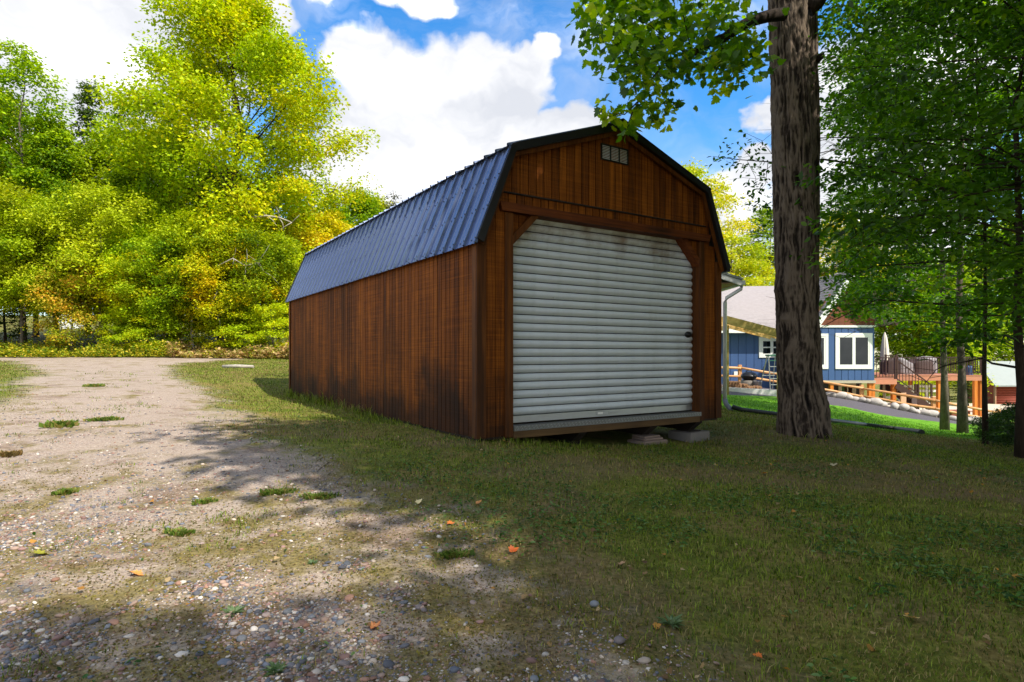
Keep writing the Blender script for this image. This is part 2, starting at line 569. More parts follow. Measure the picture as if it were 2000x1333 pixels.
def ground_nodes(t, b, drive):
    """soil, moss, worn grass: shared by the lawn and the driveway so that one runs into the other"""
    co = t.new('ShaderNodeNewGeometry').outputs['Position']
    a = t.new('ShaderNodeAttribute'); a.attribute_name = 'sd'; sd = a.outputs['Fac']
    fine = t.noise(co, 38, 5, .7)
    mid = t.noise(co, 5.5, 5, .6)
    big = t.noise(co, .9, 4, .55)
    pat = t.noise(co, 2.1, 5, .62)
    # stones and grit
    vo = t.voro(co, 34); vo2 = t.voro(co, 85)
    stone = t.ramp(t.new('ShaderNodeSeparateColor').outputs[0], [(0, lin(126, 108, 98)), (.3, lin(150, 126, 112)), (.55, lin(122, 118, 118)), (.75, lin(176, 152, 134)), (1, lin(196, 184, 172))])
    sc = [x for x in t.n if x.bl_idname == 'ShaderNodeSeparateColor'][0]
    t.link(vo2.outputs['Color'], sc.inputs[0])
    sand = t.ramp(fine, [(.3, lin(128, 113, 98)), (.55, lin(166, 150, 133)), (.75, lin(196, 181, 164))])
    vo3 = t.voro(co, 190)
    sc3 = t.new('ShaderNodeSeparateColor'); t.link(vo3.outputs['Color'], sc3.inputs[0])
    grit = t.ramp(sc3.outputs[1], [(0, lin(84, 74, 68)), (.35, lin(140, 120, 106)), (.7, lin(168, 150, 134)), (1, lin(206, 192, 178))])
    dirt = t.mix(t.math('ADD', .30, t.math('MULTIPLY', t.step(mid, .40, .6), .35)), sand, t.mix(t.step(fine, .4, .6), grit, stone))
    soil = t.ramp(fine, [(.3, lin(70, 52, 38)), (.55, lin(108, 84, 62)), (.75, lin(140, 112, 86))])
    moss = t.ramp(fine, [(.3, lin(70, 62, 20)), (.55, lin(112, 100, 34)), (.75, lin(146, 130, 58))])
    # moss and dark soil lie in patches on the driveway, more of it near the camera
    sp = t.new('ShaderNodeSeparateXYZ'); t.link(co, sp.inputs[0])
    nearness = t.step(sp.outputs[1], 6.5, 1.6)
    mk = t.step(t.math('ADD', t.math('MULTIPLY', pat, .7), t.math('ADD', t.math('MULTIPLY', mid, .35), t.math('MULTIPLY', nearness, .12))), .53, .69)
    dirt = t.mix(t.math('MULTIPLY', mk, .8), dirt, moss)
    dk = t.step(t.math('ADD', t.math('MULTIPLY', t.noise(t.mapv(co, (1, 1, 1), (9, 4, 0)), 1.7, 6, .65), 1.0), t.math('MULTIPLY', nearness, .07)), .55, .68)
    dirt = t.mix(t.math('MULTIPLY', dk, .55), dirt, soil)
    green = t.ramp(t.math('ADD', t.math('MULTIPLY', fine, .55), t.math('MULTIPLY', mid, .45)), [(.30, lin(52, 56, 18)), (.5, lin(96, 102, 34)), (.68, lin(140, 138, 60))])
    dry = t.ramp(fine, [(.3, lin(92, 76, 44)), (.55, lin(138, 116, 70)), (.75, lin(170, 148, 98))])
    dm = t.step(t.math('ADD', t.math('MULTIPLY', pat, .6), t.math('MULTIPLY', big, .5)), .50, .66)
    turf = t.mix(t.math('MULTIPLY', dm, .75), green, dry)
    ba = t.new('ShaderNodeAttribute'); ba.attribute_name = 'bare'
    turf = t.mix(t.math('MULTIPLY', ba.outputs['Fac'], t.step(fine, .30, .5)), turf, t.ramp(fine, [(.3, lin(78, 60, 44)), (.55, lin(116, 94, 72)), (.75, lin(150, 126, 100))]))
    lush_lit = t.new('ShaderNodeAttribute'); lush_lit.attribute_name = 'lush_lit'
    turf = t.mix(lush_lit.outputs['Fac'], turf, t.ramp(mid, [(.3, lin(66, 108, 16)), (.5, lin(90, 138, 26)), (.7, lin(116, 160, 44))]))
    k = t.math('ADD', sd, t.math('MULTIPLY', t.math('SUBTRACT', t.math('ADD', t.math('MULTIPLY', pat, .5), t.math('MULTIPLY', mid, .5)), .5), 2.4))
    c = t.mix(t.step(k, -.45, .40), dirt, turf)
    # leaf litter under the trees on the left
    lit = t.new('ShaderNodeAttribute'); lit.attribute_name = 'litter'
    c = t.mix(lit.outputs['Fac'], c, t.ramp(fine, [(.3, lin(58, 50, 26)), (.6, lin(96, 92, 40)), (.8, lin(130, 118, 58))]))
    t.link(c, b.inputs['Base Color'])
    b.inputs['Roughness'].default_value = .92
    b.inputs['Specular IOR Level'].default_value = .15
    h = t.math('ADD', t.math('MULTIPLY', fine, .6), t.math('MULTIPLY', t.math('SUBTRACT', 1.0, vo.outputs['Distance']), .5))
    t.link(t.bump(h, .7, .02), b.inputs['Normal'])


M = {}
for nm in ('lawn', 'driveway'):
    m, t, b, _ = mat_new(nm); ground_nodes(t, b, nm == 'driveway'); M[nm] = m

M['blade'] = attr_mat('grass blade', .6, .30, .25)
M['leaf'] = attr_mat('leaf', .6, .30, .15, 1.7)
M['leaf_dark'] = attr_mat('shade leaf', .4, .55, .5, 2.1)
M['stone'] = attr_mat('pebble', .75, 0, .3)

# bark: furrowed old maple / smooth young stems / birch
def bark(name, dark, mid, light, sc=(9, 9, 1.3), strength=.8):
    m, t, b, _ = mat_new(name)
    co = t.new('ShaderNodeTexCoord').outputs['Object']
    n = t.noise(t.mapv(co, sc), 1.0, 7, .68, .5)
    n2 = t.noise(t.mapv(co, (sc[0] * 3.4, sc[1] * 3.4, sc[2] * 4)), 1.0, 5, .7)
    big = t.noise(co, 1.6, 4, .6)
    f = t.math('ADD', t.math('ADD', t.math('MULTIPLY', n, .5), t.math('MULTIPLY', n2, .3)), t.math('MULTIPLY', big, .2))
    a = t.new('ShaderNodeAttribute'); a.attribute_name = 'crest'
    f = t.math('ADD', f, t.math('MULTIPLY', a.outputs['Fac'], .32))  # furrows darker than crests: crevice dirt and shade put into the colour
    t.link(t.ramp(f, [(.34, dark), (.54, mid), (.72, light)]), b.inputs['Base Color'])
    b.inputs['Roughness'].default_value = .9
    b.inputs['Specular IOR Level'].default_value = .15
    t.link(t.bump(t.math('ADD', n, t.math('MULTIPLY', n2, .5)), strength, .02), b.inputs['Normal'])
    return m


M['bark_old'] = bark('old bark', lin(12, 10, 8), lin(52, 43, 36), lin(112, 98, 84), (15, 15, 3.4))
M['bark_young'] = bark('young bark', lin(58, 52, 46), lin(112, 102, 90), lin(156, 146, 130), (16, 16, 6), .4)
M['bark_dark'] = bark('twig bark', lin(34, 29, 24), lin(66, 56, 46), lin(100, 88, 74), (16, 16, 4), .4)
M['bark_white'] = bark('pale bark', lin(120, 112, 100), lin(176, 168, 154), lin(214, 208, 196), (10, 10, 18), .3)

# ------------------------------------------------------------------ ground sheets
def warp(n, lo, hi, k):
    t = np.linspace(-1, 1, n)
    s = np.sinh(t * k) / np.sinh(k)
    return np.where(s < 0, s * lo, s * hi)


def lush_lit_at(x, y):
    """strip of greener lawn beside the house, its sunlit brightness put into the colour"""
    # between the drain pipe line and the gravel
    a = np.array(ghit(1418, 803)[:2]); b2 = np.array(ghit(1800, 850)[:2]); c = np.array(ghit(1880, 858)[:2])
    def side(p, q):
        d = q - p
        return ((x - p[0]) * -d[1] + (y - p[1]) * d[0]) / np.hypot(*d)
    s = np.minimum(np.maximum(side(a, b2), -9), 4)
    s2 = np.clip((x - 4.5) / 1.2, 0, 1)
    far = np.clip((33 - y) / 3, 0, 1)
    return np.clip(s / 1.0 + .35, 0, 1) * s2 * far


def litter_at(x, y):
    return np.clip((y - 30.5) / 1.2, 0, 1) * np.clip((-x + 2) / 3, 0, 1) * np.clip((47 - y) / 3, 0, 1)


def bare_at(x, y):
    pat = noise2(x, y, .75, 3, 31); pat2 = noise2(x, y, 2.6, 3, 33)
    sd = drive_sd(x, y)
    b = .62 * np.clip((pat + .55 * pat2 - .10) / .45, 0, 1) * np.clip((10 - y) / 4, 0, 1)
    b = np.maximum(b, np.clip(1.25 - np.hypot(x - 4.0, (y - 7.75) * 1.3) / .75, 0, 1) * .9)
    return b * np.clip(1 - (y - 9) / 3, 0, 1)


def sheet(name, xs, ys, mat, keep=None, dz=0.0):
    GX, GY = np.meshgrid(xs, ys)
    x = GX.ravel(); y = GY.ravel()
    z = gz(x, y) + dz
    sd = drive_sd(x, y)
    nx, ny = len(xs), len(ys)
    i = np.arange(nx * ny).reshape(ny, nx)
    F = np.stack([i[:-1, :-1].ravel(), i[:-1, 1:].ravel(), i[1:, 1:].ravel(), i[1:, :-1].ravel()], 1)
    V = np.stack([x, y, z], 1)
    if keep is not None:
        k = keep(sd)[F].all(1); F = F[k]
        u = np.unique(F); rm = np.full(len(V), -1); rm[u] = np.arange(len(u))
        F = rm[F]; V = V[u]; sd = sd[u]; x = x[u]; y = y[u]
    me = fast_mesh(name, V, F, mat, True)
    for nm, val in (('sd', np.clip(sd, -3, 3)), ('lush_lit', lush_lit_at(x, y)), ('litter', litter_at(x, y)), ('bare', bare_at(x, y))):
        at = me.attributes.new(nm, 'FLOAT', 'POINT')
        at.data.foreach_set('value', val.astype(np.float32))
    return tag(put(name, me), kind='structure')


sheet('lawn', warp(300, 170, 170, 4.6), np.concatenate([np.linspace(-90, -4, 30), np.geomspace(1, 15, 150) - 4.6, np.geomspace(10.6, 210, 130)]), M['lawn'])
sheet('driveway', np.arange(-20, 3, .115), np.arange(-3, 29, .115), M['driveway'], keep=lambda sd: sd < .12, dz=.006)

# ------------------------------------------------------------------ the shed
UX = np.array([.8387, .5446]); BX = np.array([-.5446, .8387])
SD = 5.95
SO = np.array([-.0576 * SD, SD])
SRZ = math.atan2(UX[1], UX[0])
SZ = .174
WID, LEN = 3.66, 7.8
shed = empty('barn_shed', (SO[0], SO[1], SZ), SRZ, 'brown stained gambrel barn shed with dark metal roof and white roll up door', 'shed')

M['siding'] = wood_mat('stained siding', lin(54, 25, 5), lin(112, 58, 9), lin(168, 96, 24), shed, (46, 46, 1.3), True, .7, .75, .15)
M['trim'] = wood_mat('stained trim', lin(40, 20, 5), lin(94, 50, 10), lin(140, 84, 26), shed, (30, 30, 1.2), False, .6, .35, .2)
M['beam'] = wood_mat('stained beam', lin(46, 20, 6), lin(94, 44, 11), lin(132, 70, 24), shed, (1.2, 30, 34), False, .6, 0, .2)
M['raw_timber'] = wood_mat('weathered timber', lin(44, 30, 15), lin(82, 58, 30), lin(112, 84, 48), shed, (1.2, 30, 30), False, .75)
M['dark_timber'] = wood_mat('dark timber', lin(24, 18, 13), lin(44, 34, 25), lin(66, 52, 38), shed, (20, 1.2, 20), False, .85)
M['roof_steel'] = simple('dark roof steel', lin(96, 110, 144), .2, .5, .02, 3, .0, 20, .8)
M['black_steel'] = simple('black trim steel', lin(22, 21, 22), .42, .2, .2, 8)
M['black_plastic'] = simple('black plastic', lin(20, 20, 21), .4, 0, .15, 8)
M['alu'] = simple('aluminium', lin(168, 170, 168), .38, .75, .15, 14, .05, 60)
M['concrete'] = simple('concrete', lin(128, 120, 112), .9, 0, .25, 9, .5, 60)
M['paver'] = simple('pink concrete paver', lin(150, 128, 112), .9, 0, .2, 9, .4, 60)

# roll-up door curtain: white enamel with rust creeping in from the head and jambs
m, t, b, _ = mat_new('white door enamel')
tc = t.new('ShaderNodeTexCoord'); tc.object = shed
co = tc.outputs['Object']
sp = t.new('ShaderNodeSeparateXYZ'); t.link(co, sp.inputs[0])
n = t.noise(t.mapv(co, (5, 5, 9)), 1.0, 6, .65)
st = t.noise(t.mapv(co, (7, 7, .8)), 1.0, 5, .6)
edge = t.math('MAXIMUM', t.step(sp.outputs[2], 1.72, 2.22), t.step(sp.outputs[0], 3.0, 3.28))
rust = t.math('MULTIPLY', t.step(t.math('ADD', t.math('MULTIPLY', edge, .36), t.math('ADD', t.math('MULTIPLY', n, .55), t.math('MULTIPLY', st, .35))), .62, 1.02), .85)
grime = t.step(st, .42, .75)
base = t.mix(t.math('MULTIPLY', grime, .35), lin(208, 211, 210), lin(172, 175, 170))
c = t.mix(rust, base, lin(128, 96, 62))
spk = t.step(t.noise(t.mapv(co, (30, 30, 30)), 1.0, 3, .6), .70, .74)
c = t.mix(t.math('MULTIPLY', spk, .5), c, lin(96, 92, 84))
t.link(c, b.inputs['Base Color'])
t.put(b.inputs['Roughness'], t.math('ADD', t.math('MULTIPLY', n, .12), .26))
M['door_white'] = m


def roofz(x, drop=0.0):
    """top of the gambrel above the floor line, x across the front"""
    x = min(x, WID - x)
    z = 1.94 + (x + .05) * 2.45 if x < .35 else 2.92 + (x - .35) * .355
    return z - drop


def gambrel(off):
    """outline of the roof moved inwards by off (roughly normal to each slope)"""
    e = off
    L = [(-.05 + e * .9, 1.94 - e * .35), (.35 + e * .55, 2.92 - e * .85), (1.83, 3.445 - e * 1.06)]
    return L + [(WID - p[0], p[1]) for p in (L[1], L[0])]


# inner shell so that no light comes through the joints
mb = MB(); mb.prism([(.03, 0), (WID - .03, 0)] + [(WID - .03, 1.96), (WID - .42, 2.80), (WID / 2, 3.31), (.42, 2.80), (.03, 1.96)], 'y', .16, LEN - .03)
mb.obj('wall_sheathing', M['dark_timber'], shed)
# front sheathing behind the boards (leaves the opening free)
mb = MB()
mb.prism([(.02, .0), (.40, .0), (.40, 2.3), (3.26, 2.3), (3.26, 0), (3.64, 0), (3.64, 1.98), (3.25, 2.83), (1.83, 3.34), (.41, 2.83), (.02, 1.98)], 'y', .018, .155)
mb.obj('front_framing', M['dark_timber'], shed)
MB().box(.02, WID - .02, .02, LEN - .02, -.03, 0).obj('floor', M['dark_timber'], shed)

# side boards (one board shape, shared)
BW, GAP = .1016, .012
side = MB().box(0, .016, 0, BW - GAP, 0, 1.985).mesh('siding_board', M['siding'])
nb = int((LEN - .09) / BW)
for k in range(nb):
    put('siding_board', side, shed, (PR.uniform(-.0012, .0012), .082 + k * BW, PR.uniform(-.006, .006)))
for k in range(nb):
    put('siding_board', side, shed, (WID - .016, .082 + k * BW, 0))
# back wall
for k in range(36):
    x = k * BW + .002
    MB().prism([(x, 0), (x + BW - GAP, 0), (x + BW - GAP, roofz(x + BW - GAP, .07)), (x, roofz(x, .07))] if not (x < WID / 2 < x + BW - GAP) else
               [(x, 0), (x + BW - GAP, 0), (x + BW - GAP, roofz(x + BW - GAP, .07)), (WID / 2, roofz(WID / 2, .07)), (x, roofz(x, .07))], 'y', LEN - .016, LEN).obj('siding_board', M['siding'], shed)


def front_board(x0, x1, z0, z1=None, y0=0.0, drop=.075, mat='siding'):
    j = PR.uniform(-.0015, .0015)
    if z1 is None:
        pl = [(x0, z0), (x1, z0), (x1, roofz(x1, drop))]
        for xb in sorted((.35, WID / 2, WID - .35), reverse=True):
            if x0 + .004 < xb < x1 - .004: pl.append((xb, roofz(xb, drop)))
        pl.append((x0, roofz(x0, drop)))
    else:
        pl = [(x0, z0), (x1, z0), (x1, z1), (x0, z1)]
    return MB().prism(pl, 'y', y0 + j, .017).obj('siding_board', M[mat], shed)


# gable boards above the drip strip, lapped 12 mm proud of the boards below
x = .10
while x < WID - .10:
    x1 = min(x + BW - .012, WID - .10)
    z0 = 2.475
    if roofz(x, .075) > z0 + .02 and roofz(x1, .075) > z0 + .02:
        front_board(x, x1, z0, None, -.012)
    x += BW
# short boards between strip and header
x = .268
while x < WID - .27:
    x1 = min(x + BW - .012, WID - .262)
    front_board(x, x1, 2.36, 2.472, 0.0)
    x += BW
# boards beside the door
for x0, x1 in ((.099, .205), (.213, .317), (3.343, 3.447), (3.455, 3.561)):
    xm = x0 if x0 < 1 else x1
    top = min(roofz(xm, .075), 2.472)
    front_board(x0, x1, .0, top if top < 2.4 else 2.472)
MB().prism([(.205, 2.30), (.268, 2.30), (.268, 2.472), (.205, 2.472)], 'y', .003, .017).obj('siding_board', M['siding'], shed)
# drip strip under the gable
MB().cbox(.285, WID - .285, -.022, -.002, 2.462, 2.480, .004).obj('drip_strip', M['dark_timber'], shed)
# corner boards
for s in (0, 1):
    x0, x1 = ((-.018, .092) if s == 0 else (WID - .092, WID + .018))
    ztop = 1.975
    MB().cbox(x0, x1, -.020, -.001, -.004, ztop + .06, .004).obj('corner_board', M['trim'], shed)
    xa, xb = ((-.018, -.001) if s == 0 else (WID + .001, WID + .018))
    MB().cbox(xa, xb, .001, .078, -.004, ztop, .004).obj('corner_board', M['trim'], shed)
    xa, xb = ((-.018, -.001) if s == 0 else (WID + .001, WID + .018))
    MB().cbox(xa, xb, LEN - .07, LEN + .014, -.004, ztop, .004).obj('corner_board', M['trim'], shed)
# door posts, header, braces
for x0 in (.318, 3.244):
    MB().cbox(x0, x0 + .094, -.024, .118, -.018, 2.27, .005).obj('door_post', M['trim'], shed)
MB().prism([(.235, 2.362), (.262, 2.272), (WID - .262, 2.272), (WID - .235, 2.362)], 'y', -.052, .10).obj('header_beam', M['beam'], shed)
for s in (0, 1):
    fx = (lambda v: v) if s == 0 else (lambda v: WID - v)
    # boarded corner behind the brace
    for a, b2 in ((.413, .505), (.513, .605), (.613, .68)):
        pl = [(fx(a), 2.272), (fx(a), 2.272 - (.735 - a) * 1.0), (fx(b2), 2.272 - (.735 - b2) * 1.0), (fx(b2), 2.272)]
        if s: pl = pl[::-1]
        MB().prism(pl, 'y', .03, .045).obj('siding_board', M['siding'], shed)
    p = [(.412, 1.948), (.736, 2.272), (.640, 2.272), (.412, 2.044)]
    p = [(fx(a), z) for a, z in p]
    if s: p = p[::-1]
    MB().prism(p, 'y', -.018, .10).obj('corner_brace', M['beam'] if s else M['trim'], shed)
# rake boards and black rake steel along the gambrel, front and back
def rake(y0, y1, lo, hi, name, mat):
    G = gambrel(0)
    for i in range(4):
        (xa, za), (xb, zb) = G[i], G[i + 1]
        d = np.array([xb - xa, zb - za]); d /= np.hypot(*d)
        n = np.array([d[1], -d[0]])
        q = []
        for (px_, pz_), nb_ in (((xa, za), None), ((xb, zb), None)):
            q.append((px_, pz_))
        # mitre by using inset outlines
        A, B = gambrel(lo), gambrel(hi)
        MB().prism([A[i], A[i + 1], B[i + 1], B[i]], 'y', y0, y1).obj(name, M[mat], shed)
rake(-.075, -.050, .035, .105, 'rake_board', 'trim')
rake(-.125, -.078, -.022, .060, 'rake_flashing', 'black_steel')
rake(LEN + .05, LEN + .075, .035, .105, 'rake_board', 'trim')
rake(LEN + .078, LEN + .125, -.022, .060, 'rake_flashing', 'black_steel')
# soffit deck under the sheets
A, B = gambrel(.008), gambrel(.034)
for i in range(4):
    MB().prism([A[i], A[i + 1], B[i + 1], B[i]], 'y', -.07, LEN + .07).obj('roof_deck', M['dark_timber'], shed)
# ribbed sheets
PROF = [(-.016, .0), (-.010, .024), (.010, .024), (.024, 0), (.066, 0), (.072, .004), (.086, .004), (.092, 0), (.132, 0), (.138, .004), (.152, .004), (.158, 0), (.2036, 0)]
def roof_sheet(p, q, nrm, w=.9144):
    yy = []; hh = []
    k = 0
    while k * .2286 < w - .01:
        for a, h in PROF:
            yy.append(a + .016 + k * .2286); hh.append(h)
        k += 1
    yy.append(w); hh.append(0)
    n = len(yy); vs = []
    p = np.array(p); q = np.array(q); nrm = np.array(nrm)
    for side_ in (0, -.004):
        for e in (p, q):
            for a, h in zip(yy, hh):
                c = e + nrm * (h + side_)
                vs.append((c[0], a, c[1]))
    fs = []
    for i in range(n - 1):
        fs.append((i, i + 1, n + i + 1, n + i))
        fs.append((2 * n + i, 3 * n + i, 3 * n + i + 1, 2 * n + i + 1))
        fs.append((i, 2 * n + i, 2 * n + i + 1, i + 1))
        fs.append((n + i, n + i + 1, 3 * n + i + 1, 3 * n + i))
    return MB().add(vs, fs).mesh('roof_sheet', M['roof_steel'])
def unit(v): v = np.array(v, float); return v / np.hypot(*v)
lo_n = unit((-2.45, 1.0)); up_n = unit((-.355, 1.0))
mir = lambda p: (WID - p[0], p[1])
S1 = roof_sheet((-.068, 1.905), (.352, 2.934), lo_n); S2 = roof_sheet((.300, 2.915), (1.80, 3.447), up_n)
S3 = roof_sheet(mir((-.068, 1.905)), mir((.352, 2.934)), (-lo_n[0], lo_n[1])); S4 = roof_sheet(mir((.300, 2.915)), mir((1.80, 3.447)), (-up_n[0], up_n[1]))
for S in (S1, S2, S3, S4):
    for k in range(9):
        y0 = -.11 + k * .8915
        put('roof_sheet', S, shed, (0, y0, .0015 * (k % 2)))
# screw heads along the sheets
sc_ = MB()
for k in range(70):
    for f in (.04, .36, .68, .95):
        yy = -.094 + k * .1143
        p = np.array((-.068, 1.905)) * (1 - f) + np.array((.352, 2.934)) * f + lo_n * (.0265 if k % 2 == 0 else .004)
        sc_.add([(p[0] + lo_n[0] * h - lo_n[1] * a, yy + b2, p[1] + lo_n[1] * h + lo_n[0] * a) for a, b2, h in ((-.007, -.007, 0), (.007, -.007, 0), (.007, .007, 0), (-.007, .007, 0), (0, 0, .009))], [(0, 1, 4), (1, 2, 4), (2, 3, 4), (3, 0, 4)])
tag(sc_.obj('screw', M['black_steel'], shed), kind='stuff')
# ridge cap
MB().prism([(1.66, 3.425), (1.83, 3.487), (2.0, 3.425), (2.0, 3.433), (1.83, 3.50), (1.66, 3.433)], 'y', -.13, LEN + .13).obj('ridge_cap', M['black_steel'], shed)
# eave trim
for x0 in (-.052, WID + .03):
    MB().box(x0, x0 + .022, -.06, LEN + .06, 1.915, 1.945).obj('eave_trim', M['black_steel'], shed)

# gable vent
VX0, VX1, VZ0, VZ1 = 1.588, 1.998, 3.022, 3.205
fr = MB()
for a in (VX0, VX0 + .1335, VX0 + .267, VX1 - .012):
    fr.box(a, a + .012, -.032, -.012, VZ0, VZ1)
fr.box(VX0 + .012, VX1 - .012, -.0315, -.0125, VZ0, VZ0 + .012); fr.box(VX0 + .012, VX1 - .012, -.0315, -.0125, VZ1 - .012, VZ1)
vent = fr.obj('gable_vent', M['black_plastic'], shed)
M['louver'] = simple('grey louver', lin(214, 212, 206), .5, 0, .1, 8)
lv = MB().add([(0, 0, .0), (.117, 0, 0), (.117, .012, .013), (0, .012, .013), (0, .002, 0), (.117, .002, 0), (.117, .014, .013), (0, .014, .013)],
              [(0, 1, 2, 3), (7, 6, 5, 4), (0, 4, 5, 1), (1, 5, 6, 2), (2, 6, 7, 3), (3, 7, 4, 0)]).mesh('louver', M['louver'])
for a in range(3):
    for k in range(9):
        put('louver', lv, vent, (VX0 + .014 + a * .1335, -.029, VZ0 + .016 + k * .0172))

# roll-up door: slats hung behind the posts
DX0, DX1, DY = .385, 3.275, .122
rd = MB().cbox(DX0 + .02, DX1 - .02, DY - .020, DY + .014, .112, .186, .003).obj('roll_door', M['alu'], shed)
pitch = .0885
N = 14
vs = []; fs = []
for i in range(N + 1):
    tt = i / N
    d = max(0.0, math.sin(math.pi * tt)) ** .8
    for xx in (0, DX1 - DX0):
        vs.append((xx, -.030 * d + .004, .004 + tt * (pitch - .007)))
for i in range(N):
    fs.append((2 * i, 2 * i + 1, 2 * i + 3, 2 * i + 2))
b0 = len(vs)
vs += [(0, .006, .004), (DX1 - DX0, .006, .004), (DX1 - DX0, .006, pitch - .003), (0, .006, pitch - .003)]
fs += [(b0 + 3, b0 + 2, b0 + 1, b0), (0, b0, b0 + 1, 1), (2 * N, 2 * N + 1, b0 + 2, b0 + 3)]
mbs = MB().add(vs, fs, True)
slat = mbs.mesh('door_slat', M['door_white'])
for k in range(25):
    put('door_slat', slat, rd, (DX0, DY, .187 + k * pitch))
# latch plate and pull on the bottom bar, hand lift at the right jamb
lp = MB().cbox(1.62, 1.80, DY - .030, DY - .0205, .135, .172, .003).cbox(1.80, 1.93, DY - .036, DY - .0205, .147, .160, .003)
lp.obj('latch', M['alu'], rd)
st_ = MB().box(1.64, 1.715, DY - .0315, DY - .0302, .141, .166); st_.obj('latch_label', simple('white sticker', lin(225, 222, 212), .5), rd)
hd = MB()
prof = [(0, -.028), (.036, -.026), (.058, -.014), (.066, .0)]
hd.lathe(prof, 20)
hv = [(v[0], v[2], v[1] * .62) for v in hd.v]
hd.v = hv
hnd = hd.obj('door_handle', M['black_plastic'], rd, (3.165, DY - .024, 1.083))
MB().cbox(3.10, 3.19, DY - .058, DY - .046, 1.076, 1.09, .002).obj('handle_grip', M['black_steel'], rd)

# threshold: treated beam with a tread plate angle on it
MB().cbox(.413, 3.243, -.030, .10, -.030, .045, .004).obj('sill_beam', M['raw_timber'], shed)
M['tread'] = simple('worn tread plate', lin(120, 120, 116), .45, .6, .25, 14, .1, 60)
tp = MB().box(.414, 3.262, -.036, .105, .0462, .096).obj('tread_plate', M['tread'], shed)
lug = MB()
for k in range(118):
    for r in range(2):
        x0 = .425 + k * .024 + (.012 if r else 0); z0 = .056 + r * .022
        dx = .012 if (k + r) % 2 else -.012
        lug.add([(x0, -.0362, z0), (x0 + .005, -.0362, z0), (x0 + dx + .005, -.0362, z0 + .015), (x0 + dx, -.0362, z0 + .015), (x0 + .002 + dx / 2, -.0405, z0 + .0075)],
                [(0, 1, 4), (1, 2, 4), (2, 3, 4), (3, 0, 4)])
tag(lug.obj('tread_lug', M['alu'], shed), kind='stuff')
# skids under the floor
for x0 in (.30, 1.30, 2.40, 3.22):
    MB().prism([(.02, -.05), (.16, -.155), (LEN - .1, -.155), (LEN - .02, -.05), (LEN - .02, -.03), (.02, -.03)], 'x', x0, x0 + .12).obj('skid', M['dark_timber'], shed)


def shed_pt(x, y): return SO + UX * x + BX * y

# blocks that level the low corner
def block(name, mat, x, y, sx, sy, sz, z0, label, cat, rz=0, group=None):
    p = shed_pt(x, y)
    o = MB().cbox(-sx / 2, sx / 2, -sy / 2, sy / 2, 0, sz, .008).obj(name, M[mat], None, (p[0], p[1], z0), (0, 0, SRZ + rz))
    return tag(o, label, cat, group)
p = shed_pt(2.46, .12); zg = g1(*p) - .02
top = SZ - .155
h1 = max(.06, (top - zg) * .42)
block('paver_block', 'paver', 2.46, .12, .40, .30, h1, zg, 'wide flat pinkish paver lying on the grass under the shed threshold', 'block', .04)
h2 = (top - zg - h1) / 2 - .002
block('paver_block', 'paver', 2.47, .13, .30, .24, h2, zg + h1 + .001, 'middle paver of the stack under the shed threshold', 'block', -.05)
block('paver_block', 'paver', 2.46, .14, .27, .22, h2, zg + h1 + h2 + .002, 'top paver of the stack touching the shed skid', 'block', .03)
p = shed_pt(3.30, .10); zg = g1(*p) - .02
h1 = (top - zg)
block('concrete_block', 'concrete', 3.30, .20, .40, .36, h1 * .92, zg, 'grey concrete block under the front corner of the shed by the lawn', 'block', .08)
block('shim_board', 'dark_timber', 3.29, .2, .22, .24, h1 * .08 - .002, zg + h1 * .92 + .001, 'dark wooden shim between the corner concrete block and the skid', 'shim', .0)
p = shed_pt(1.36, .25); zg = g1(*p) - .02
block('support_block', 'dark_timber', 1.36, .3, .16, .3, top - zg - .002, zg, 'dark timber block in the shadow under the middle of the threshold', 'block')

# ------------------------------------------------------------------ leaves and trees
# leaf material: slight hue change from tree to tree
for nm, hs, vs_ in (('leaf', .035, .35), ('leaf_dark', .012, .2)):
    t = NT(M[nm].node_tree)
    a = [n for n in t.n if n.bl_idname == 'ShaderNodeAttribute'][0]
    h = t.new('ShaderNodeHueSaturation')
    oi = t.new('ShaderNodeObjectInfo').outputs['Random']
    t.link(t.math('ADD', t.math('MULTIPLY', t.math('SUBTRACT', oi, .5), hs), .5), h.inputs['Hue'])
    t.link(t.math('ADD', t.math('MULTIPLY', t.math('FRACT', t.math('MULTIPLY', oi, 7.3)), vs_), 1 - vs_ / 2), h.inputs['Value'])
    for l in list(a.outputs['Color'].links):
        s = l.to_socket; t.l.remove(l); t.link(h.outputs[0], s)
    t.link(a.outputs['Color'], h.inputs['Color'])

T_DIA = (np.array([(0, 0, 0), (.45, .33, .09), (1, 0, -.06), (.45, -.33, .09)]), np.array([(0, 2, 1), (0, 3, 2)]))
T_OVAL = (np.array([(0, 0, 0), (.25, .20, .05), (.62, .23, .06), (1, 0, -.08), (.62, -.23, .06), (.25, -.20, .05)]), np.array([(0, 2, 1), (0, 3, 2), (0, 4, 3), (0, 5, 4)]))
_mo = [(0, 0), (.06, .26), (-.02, .40), (.20, .36), (.33, .52), (.44, .34), (.60, .40), (.56, .22), (.78, .20), (1.0, 0)]
_mv = [(a, s_, .10 * abs(s_) / .5 - .06 * a * a) for a, s_ in _mo] + [(a, -s_, .10 * abs(s_) / .5 - .06 * a * a) for a, s_ in _mo[1:-1]]
_mf = []
for _i in range(1, 9): _mf.append((18, _i + 1, _i))
_mf.append((18, 1, 0))
_mf.append((18, 10, 0)); _mf[-1] = (18, 0, 10)
for _i in range(10, 17): _mf.append((18, _i, _i + 1))
_mf.append((18, 17, 9))
T_MAPLE = (np.array(_mv + [(.30, 0, -.03)]), np.array(_mf))


def nrmz(v): return v / np.maximum(np.linalg.norm(v, axis=1, keepdims=True), 1e-9)


